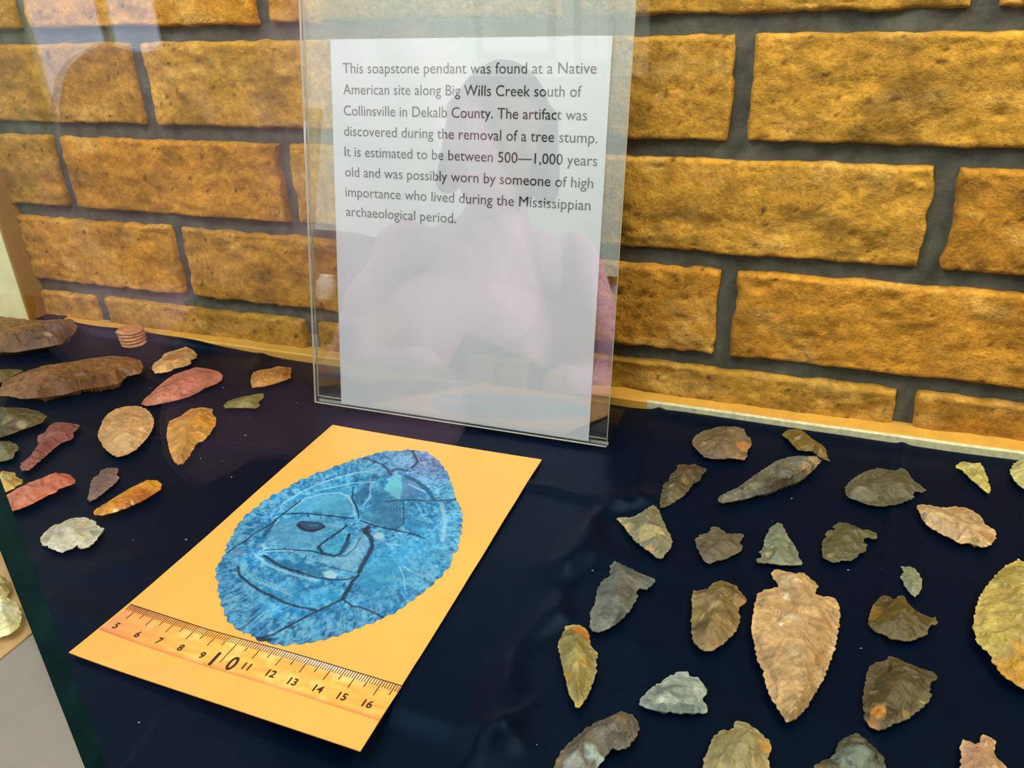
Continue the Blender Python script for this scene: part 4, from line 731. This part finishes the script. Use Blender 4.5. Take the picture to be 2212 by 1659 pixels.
# ------------------------------------------------------------------ lint specks on the cloth
def build_lint():
    rr = random.Random(5); V = []; F = []
    spots = [(324, 838), (482, 837), (370, 860), (538, 900), (530, 940), (402, 1165), (1005, 0), (288, 1167), (1832, 1231), (1668, 1125), (1905, 1229), (1710, 1076), (2066, 1098), (1280, 1232), (1232, 1474), (1160, 1608), (1108, 1474), (1990, 1680), (300, 1560), (480, 995), (500, 1030), (433, 990), (610, 776), (640, 870), (1860, 1400), (1560, 1330), (420, 1200), (1120, 1450)]
    for x_, y_ in spots:
        if y_ < 700: continue
        c = at(zp(0, [(x_, y_)]), .0008)[0]; r_ = rr.uniform(.0003, .0007); b = len(V); a0 = rr.random()*6
        for k in range(6): V.append((c[0]+r_*(1.6 if k % 3 == 0 else .7)*math.cos(a0+k*math.pi/3), c[1]+r_*.7*math.sin(a0+k*math.pi/3), c[2]-.0002))
        V.append((c[0], c[1], c[2]+.0003)); V.append((c[0], c[1], c[2]-.0004))
        for k in range(6): F += [(b+k, b+(k+1) % 6, b+6), (b+(k+1) % 6, b+k, b+7)]
    tag(mesh_obj('lint', V, F, M_lint), 'tiny white lint specks scattered on the black cloth', 'lint', kind='stuff')
build_lint()

# ------------------------------------------------------------------ the room the acrylic mirrors: window, pictures, wooden cabinet, added dark wainscot and door
def build_room():
    # daylight window with frame
    o = box_obj('window_1', (-3.3, -3.21, -0.55), (-2.45, -3.195, 0.85), mat('window_daylight', (0.8, .85, .95), emit=(.62, .72, 1.0), estr=4.4)); o['kind'] = 'structure'
    bm = bmesh.new()
    for lo, hi in (((-3.36, -3.2, -.61), (-3.3, -3.16, .91)), ((-2.45, -3.2, -.61), (-2.39, -3.16, .91)), ((-3.3, -3.2, .85), (-2.45, -3.16, .91)), ((-3.3, -3.2, -.61), (-2.45, -3.16, -.55)), ((-2.895, -3.195, -.55), (-2.855, -3.165, .85))): add_box(bm, lo, hi, .004)
    f = bm_obj('window_frame', bm, M_post, o)
    bm = bmesh.new(); add_box(bm, (-1.95, -3.2, -1.15), (2.99, -3.17, -.06), .003)  # dark wainscot, added to keep the glass pane's reflection dark
    for k in range(12): add_box(bm, (-1.85+k*.4, -3.172, -1.0), (-1.53+k*.4, -3.160, -.2), .003)
    o = bm_obj('trim_4', bm, M_wood); o['kind'] = 'structure'
    d = bmesh.new(); add_box(d, (-.60, -3.2, -1.149), (.80, -3.15, 1.05), .004)  # dark door, added to darken the pane's reflection at the right
    for a in (-.52, .14):
        for z_ in (-1.0, .02): add_box(d, (a, -3.152, z_), (a+.56, -3.142, z_+.9), .004)
    d = bm_obj('added_door_1', d, M_wood); d['kind'] = 'structure'
    k = bmesh.new(); bmesh.ops.create_uvsphere(k, u_segments=16, v_segments=10, radius=.03, matrix=Matrix.Translation((-.545, -3.12, -.13))); bm_obj('added_door_handle', k, M_trimedge, d, True)
    def pic(lo, hi, w, label):
        r = tag(empty('framed_picture', ((lo[0]+hi[0])/2, -3.2, lo[1])), label, 'picture'); x0, x1, h = -(hi[0]-lo[0])/2, (hi[0]-lo[0])/2, hi[1]-lo[1]
        bm = bmesh.new()
        for a, b in (((x0, 0, 0), (x0+w, .03, h)), ((x1-w, 0, 0), (x1, .03, h)), ((x0+w, 0, 0), (x1-w, .03, w)), ((x0+w, 0, h-w), (x1-w, .03, h))): add_box(bm, a, b, .004)
        bm_obj('frame', bm, M_wood, r)
        box_obj('mat_board', (x0+w, .002, w), (x1-w, .010, h-w), M_white, r)
        m = w*2.2; box_obj('print', (x0+w+m, .010, w+m), (x1-w-m, .012, h-w-m), M_picture, r)
    pic((-1.22, 0.0), (-.93, .285), .022, 'dark framed picture on the room wall mirrored beside the shoulder in the acrylic')
    pic((-.86, -.03), (-.72, .21), .02, 'small dark framed picture mirrored at the right margin of the acrylic')
    # wooden display cabinet with crockery
    r = tag(empty('display_cabinet', (-2.17, -3.0, -1.15)), 'reddish wooden cabinet mirrored at the left margin of the acrylic holder', 'cabinet')
    bm = bmesh.new()
    for a, b in (((-.17, -.17, 0), (-.13, .12, 1.45)), ((.13, -.17, 0), (.17, .12, 1.45)), ((-.13, -.17, 1.41), (.13, .12, 1.45)), ((-.13, -.17, .0), (.13, .12, .62)), ((-.13, -.19, .6), (.13, -.17, 1.42))): add_box(bm, a, b, .004)
    bm_obj('carcass', bm, M_wood2, r)
    for z in (.80, 1.10): box_obj('shelf', (-.129, -.169, z), (.129, .10, z+.02), M_wood2, r)
    def jar(x_, y_, z_, rad, h_, m, lab):
        n = 24; prof = [(0, 0), (rad*.8, 0), (rad, h_*.15), (rad, h_*.7), (rad*.7, h_*.88), (rad*.75, h_), (rad*.6, h_), (0, h_*.9)]
        V = [(p_*math.cos(2*math.pi*i/n), p_*math.sin(2*math.pi*i/n), q_) for p_, q_ in prof for i in range(n)]
        F = [(j*n+i, j*n+(i+1) % n, (j+1)*n+(i+1) % n, (j+1)*n+i) for j in range(len(prof)-1) for i in range(n)]
        o = mesh_obj('jar', V, F, m); o.location = (x_, y_, z_); tag(o, lab, 'jar', 'jars in the wooden cabinet')
    jar(-2.12, -2.98, -.329, .05, .10, M_green, 'squat green ceramic jar on the lower shelf of the wooden cabinet')
    jar(-2.22, -2.98, -.329, .04, .14, M_white, 'white ceramic jar on the lower shelf of the wooden cabinet')
    jar(-2.16, -2.98, -.029, .05, .13, M_white, 'white ceramic jar on the upper shelf of the wooden cabinet')
build_room()

# ------------------------------------------------------------------ the visitor whose reflection fills the acrylic
def build_person():
    root = tag(empty('person', (-.60, -1.10, -1.15), (0, 0, -.38)), 'person in a pink knit top holding a phone, mirrored in the acrylic', 'person')
    def cone(bm, p0, r0, p1, r1, seg=20, sx=1.0):
        p0 = Vector(p0); p1 = Vector(p1); d = p1-p0
        q = d.to_track_quat('Z', 'Y').to_matrix().to_4x4()
        bmesh.ops.create_cone(bm, segments=seg, cap_ends=True, radius1=r0, radius2=r1, depth=d.length, matrix=Matrix.Translation((p0+p1)/2) @ q)
        for p_, r_ in ((p0, r0), (p1, r1)): bmesh.ops.create_uvsphere(bm, u_segments=16, v_segments=10, radius=r_, matrix=Matrix.Translation(p_))
    def ball(bm, p_, s_): bmesh.ops.create_uvsphere(bm, u_segments=24, v_segments=16, radius=1, matrix=Matrix.Translation(p_) @ Matrix.Diagonal((*s_, 1)))
    def fuse(name, bm, vox, m, smooth=6, wr=0.0):
        o = bm_obj(name, bm, m, None, True)
        r = o.modifiers.new('r', 'REMESH'); r.mode = 'VOXEL'; r.voxel_size = vox; s_ = o.modifiers.new('s', 'SMOOTH'); s_.iterations = smooth; s_.factor = .5
        bpy.context.view_layer.update(); me = bpy.data.meshes.new_from_object(o.evaluated_get(bpy.context.evaluated_depsgraph_get())); o.modifiers.clear(); o.data = me
        if wr:
            co_ = np.array([v.co[:] for v in me.vertices]); nn = np.array([v.normal[:] for v in me.vertices])
            w_ = (fbm(co_[:, 0]*14+co_[:, 2]*3, co_[:, 2]*9+co_[:, 1]*8, 4, 3)-.5)*wr; me.vertices.foreach_set('co', (co_+nn*w_[:, None]).ravel())
        me.polygons.foreach_set('use_smooth', [True]*len(me.polygons)); o.parent = root; return o
    # local frame: x to the person's right is -x (faces +y); heights from the floor
    SH = 1.33; hd = Vector((0.0, .075, 1.52))
    HANDS = {}
    bm = bmesh.new()
    ball(bm, hd+Vector((0, -.005, .03)), (.074, .094, .088)); ball(bm, hd+Vector((0, .025, -.035)), (.060, .068, .082)); ball(bm, hd+Vector((0, .058, -.092)), (.030, .026, .024))
    cone(bm, hd+Vector((0, .088, .015)), .010, hd+Vector((0, .108, -.022)), .014); ball(bm, hd+Vector((0, .090, -.055)), (.026, .010, .011)); ball(bm, hd+Vector((0, .082, .030)), (.050, .014, .011))
    for s_ in (-1, 1):
        ball(bm, hd+Vector((s_*.076, .0, .0)), (.011, .020, .031)); ball(bm, hd+Vector((s_*.030, .086, .012)), (.013, .010, .009)); ball(bm, hd+Vector((s_*.042, .068, -.022)), (.025, .022, .022))
    cone(bm, (0, .045, 1.45), .052, (0, .01, SH+.02), .058)
    ball(bm, (0, .0, SH-.05), (.165, .088, .10)); ball(bm, (0, .0, 1.16), (.145, .095, .17)); ball(bm, (0, -.01, .97), (.135, .090, .13)); ball(bm, (0, -.01, .84), (.155, .105, .12))
    ph = Vector((.03, .235, 1.10))
    for s_ in (-1, 1):
        sh = Vector((s_*.165, 0, SH-.03)); el = Vector((s_*.245, .02, 1.06)); wr = Vector((ph.x+s_*.085, .195, 1.085))
        cone(bm, sh, .050, el, .040); cone(bm, el, .040, wr, .025)
        pm = Vector((ph.x+s_*.062, .222, 1.098)); cone(bm, wr, .024, pm, .026); ball(bm, pm, (.022, .018, .038))
        for k in range(4):
            b = pm+Vector((s_*-.006, .012, .028-k*.018)); m_ = b+Vector((-s_*.022, .022, .002)); t = m_+Vector((-s_*.024, -.002, .0)); cone(bm, b, .0088, m_, .0084, 10); cone(bm, m_, .0084, t, .0072, 10)
        b = pm+Vector((-s_*.004, -.010, .020)); m_ = b+Vector((-s_*.018, -.008, .016)); cone(bm, b, .0105, m_, .0095, 10); cone(bm, m_, .0095, m_+Vector((-s_*.020, .004, .006)), .008, 10)
        hp = Vector((s_*.085, -.01, .82)); kn = Vector((s_*.095, .015, .46)); an = Vector((s_*.10, -.02, .075))
        cone(bm, hp, .088, kn, .056); cone(bm, kn, .056, Vector((s_*.10, -.015, .33)), .054); cone(bm, Vector((s_*.10, -.015, .33)), .054, an, .036); cone(bm, an, .036, (s_*.105, .11, .035), .030)
    fuse('body', bm, .0048, M_skin, 5)
    bm = bmesh.new()   # knit top
    ball(bm, (0, .0, SH-.05), (.185, .100, .105)); ball(bm, (0, .0, 1.16), (.163, .112, .19)); ball(bm, (0, -.01, .97), (.160, .110, .15)); cone(bm, (-.10, 0, .90), .10, (.10, 0, .90), .10); cone(bm, (0, .01, SH+.0), .085, (0, .02, SH+.045), .066)
    for s_ in (-1, 1):
        sh = Vector((s_*.165, 0, SH-.03)); el = Vector((s_*.245, .02, 1.06)); wr = Vector((ph.x+s_*.085, .195, 1.085)); cone(bm, sh, .066, el, .060); cone(bm, el, .060, el.lerp(wr, .72), .046)
    fuse('knit_top', bm, .007, M_pink, 5, .030)
    bm = bmesh.new()
    cone(bm, (-.06, -.01, .84), .118, (.06, -.01, .84), .118)
    for s_ in (-1, 1): cone(bm, (s_*.088, -.01, .80), .098, (s_*.097, .012, .46), .070); cone(bm, (s_*.097, .012, .46), .070, (s_*.10, -.02, .10), .056)
    fuse('trousers', bm, .010, M_jean, 4, .012)
    bm = bmesh.new()   # chin-length hair around face
    ball(bm, hd+Vector((0, -.022, .050)), (.090, .100, .092)); ball(bm, hd+Vector((0, -.055, -.03)), (.088, .065, .105))
    for s_ in (-1, 1): cone(bm, hd+Vector((s_*.078, .005, .045)), .026, hd+Vector((s_*.090, .012, -.085)), .024)
    fuse('hair', bm, .006, M_hair, 3, .016)
    for s_ in (-1, 1):
        bm = bmesh.new(); cone(bm, (s_*.103, -.035, .045), .044, (s_*.106, .125, .038), .038); ball(bm, (s_*.101, -.02, .09), (.045, .050, .04)); fuse('shoe', bm, .008, M_shoe, 4)
        me = COL.objects[-1].data if False else None
    # phone between the two hands: a thing of its own
    R = Matrix.Rotation(-.38, 4, 'Z')
    wp = Matrix.Translation((-.60, -1.10, -1.15)) @ R @ Matrix.Translation(ph+Vector((0, .010, .012)))
    bm = bmesh.new(); add_box(bm, (-.078, -.004, -.036), (.078, .004, .036), .003); bo = empty('phone'); bo.matrix_world = wp @ Matrix.Rotation(.35, 4, 'Y')
    tag(bo, 'black phone held up in both hands of the mirrored person', 'phone')
    bm_obj('casing', bm, M_dark, bo)
    bm = bmesh.new(); add_box(bm, (-.074, -.0044, -.033), (.074, -.0039, .033)); bm_obj('screen', bm, mat('dim_screen', (.02, .02, .025), rough=.15), bo)
    bm = bmesh.new(); bmesh.ops.create_cone(bm, segments=24, cap_ends=True, radius1=.006, radius2=.006, depth=.0015, matrix=Matrix.Translation((-.06, .0045, .02)) @ Matrix.Rotation(math.pi/2, 4, 'X')); bm_obj('camera_lens', bm, M_shoe, bo)
build_person()
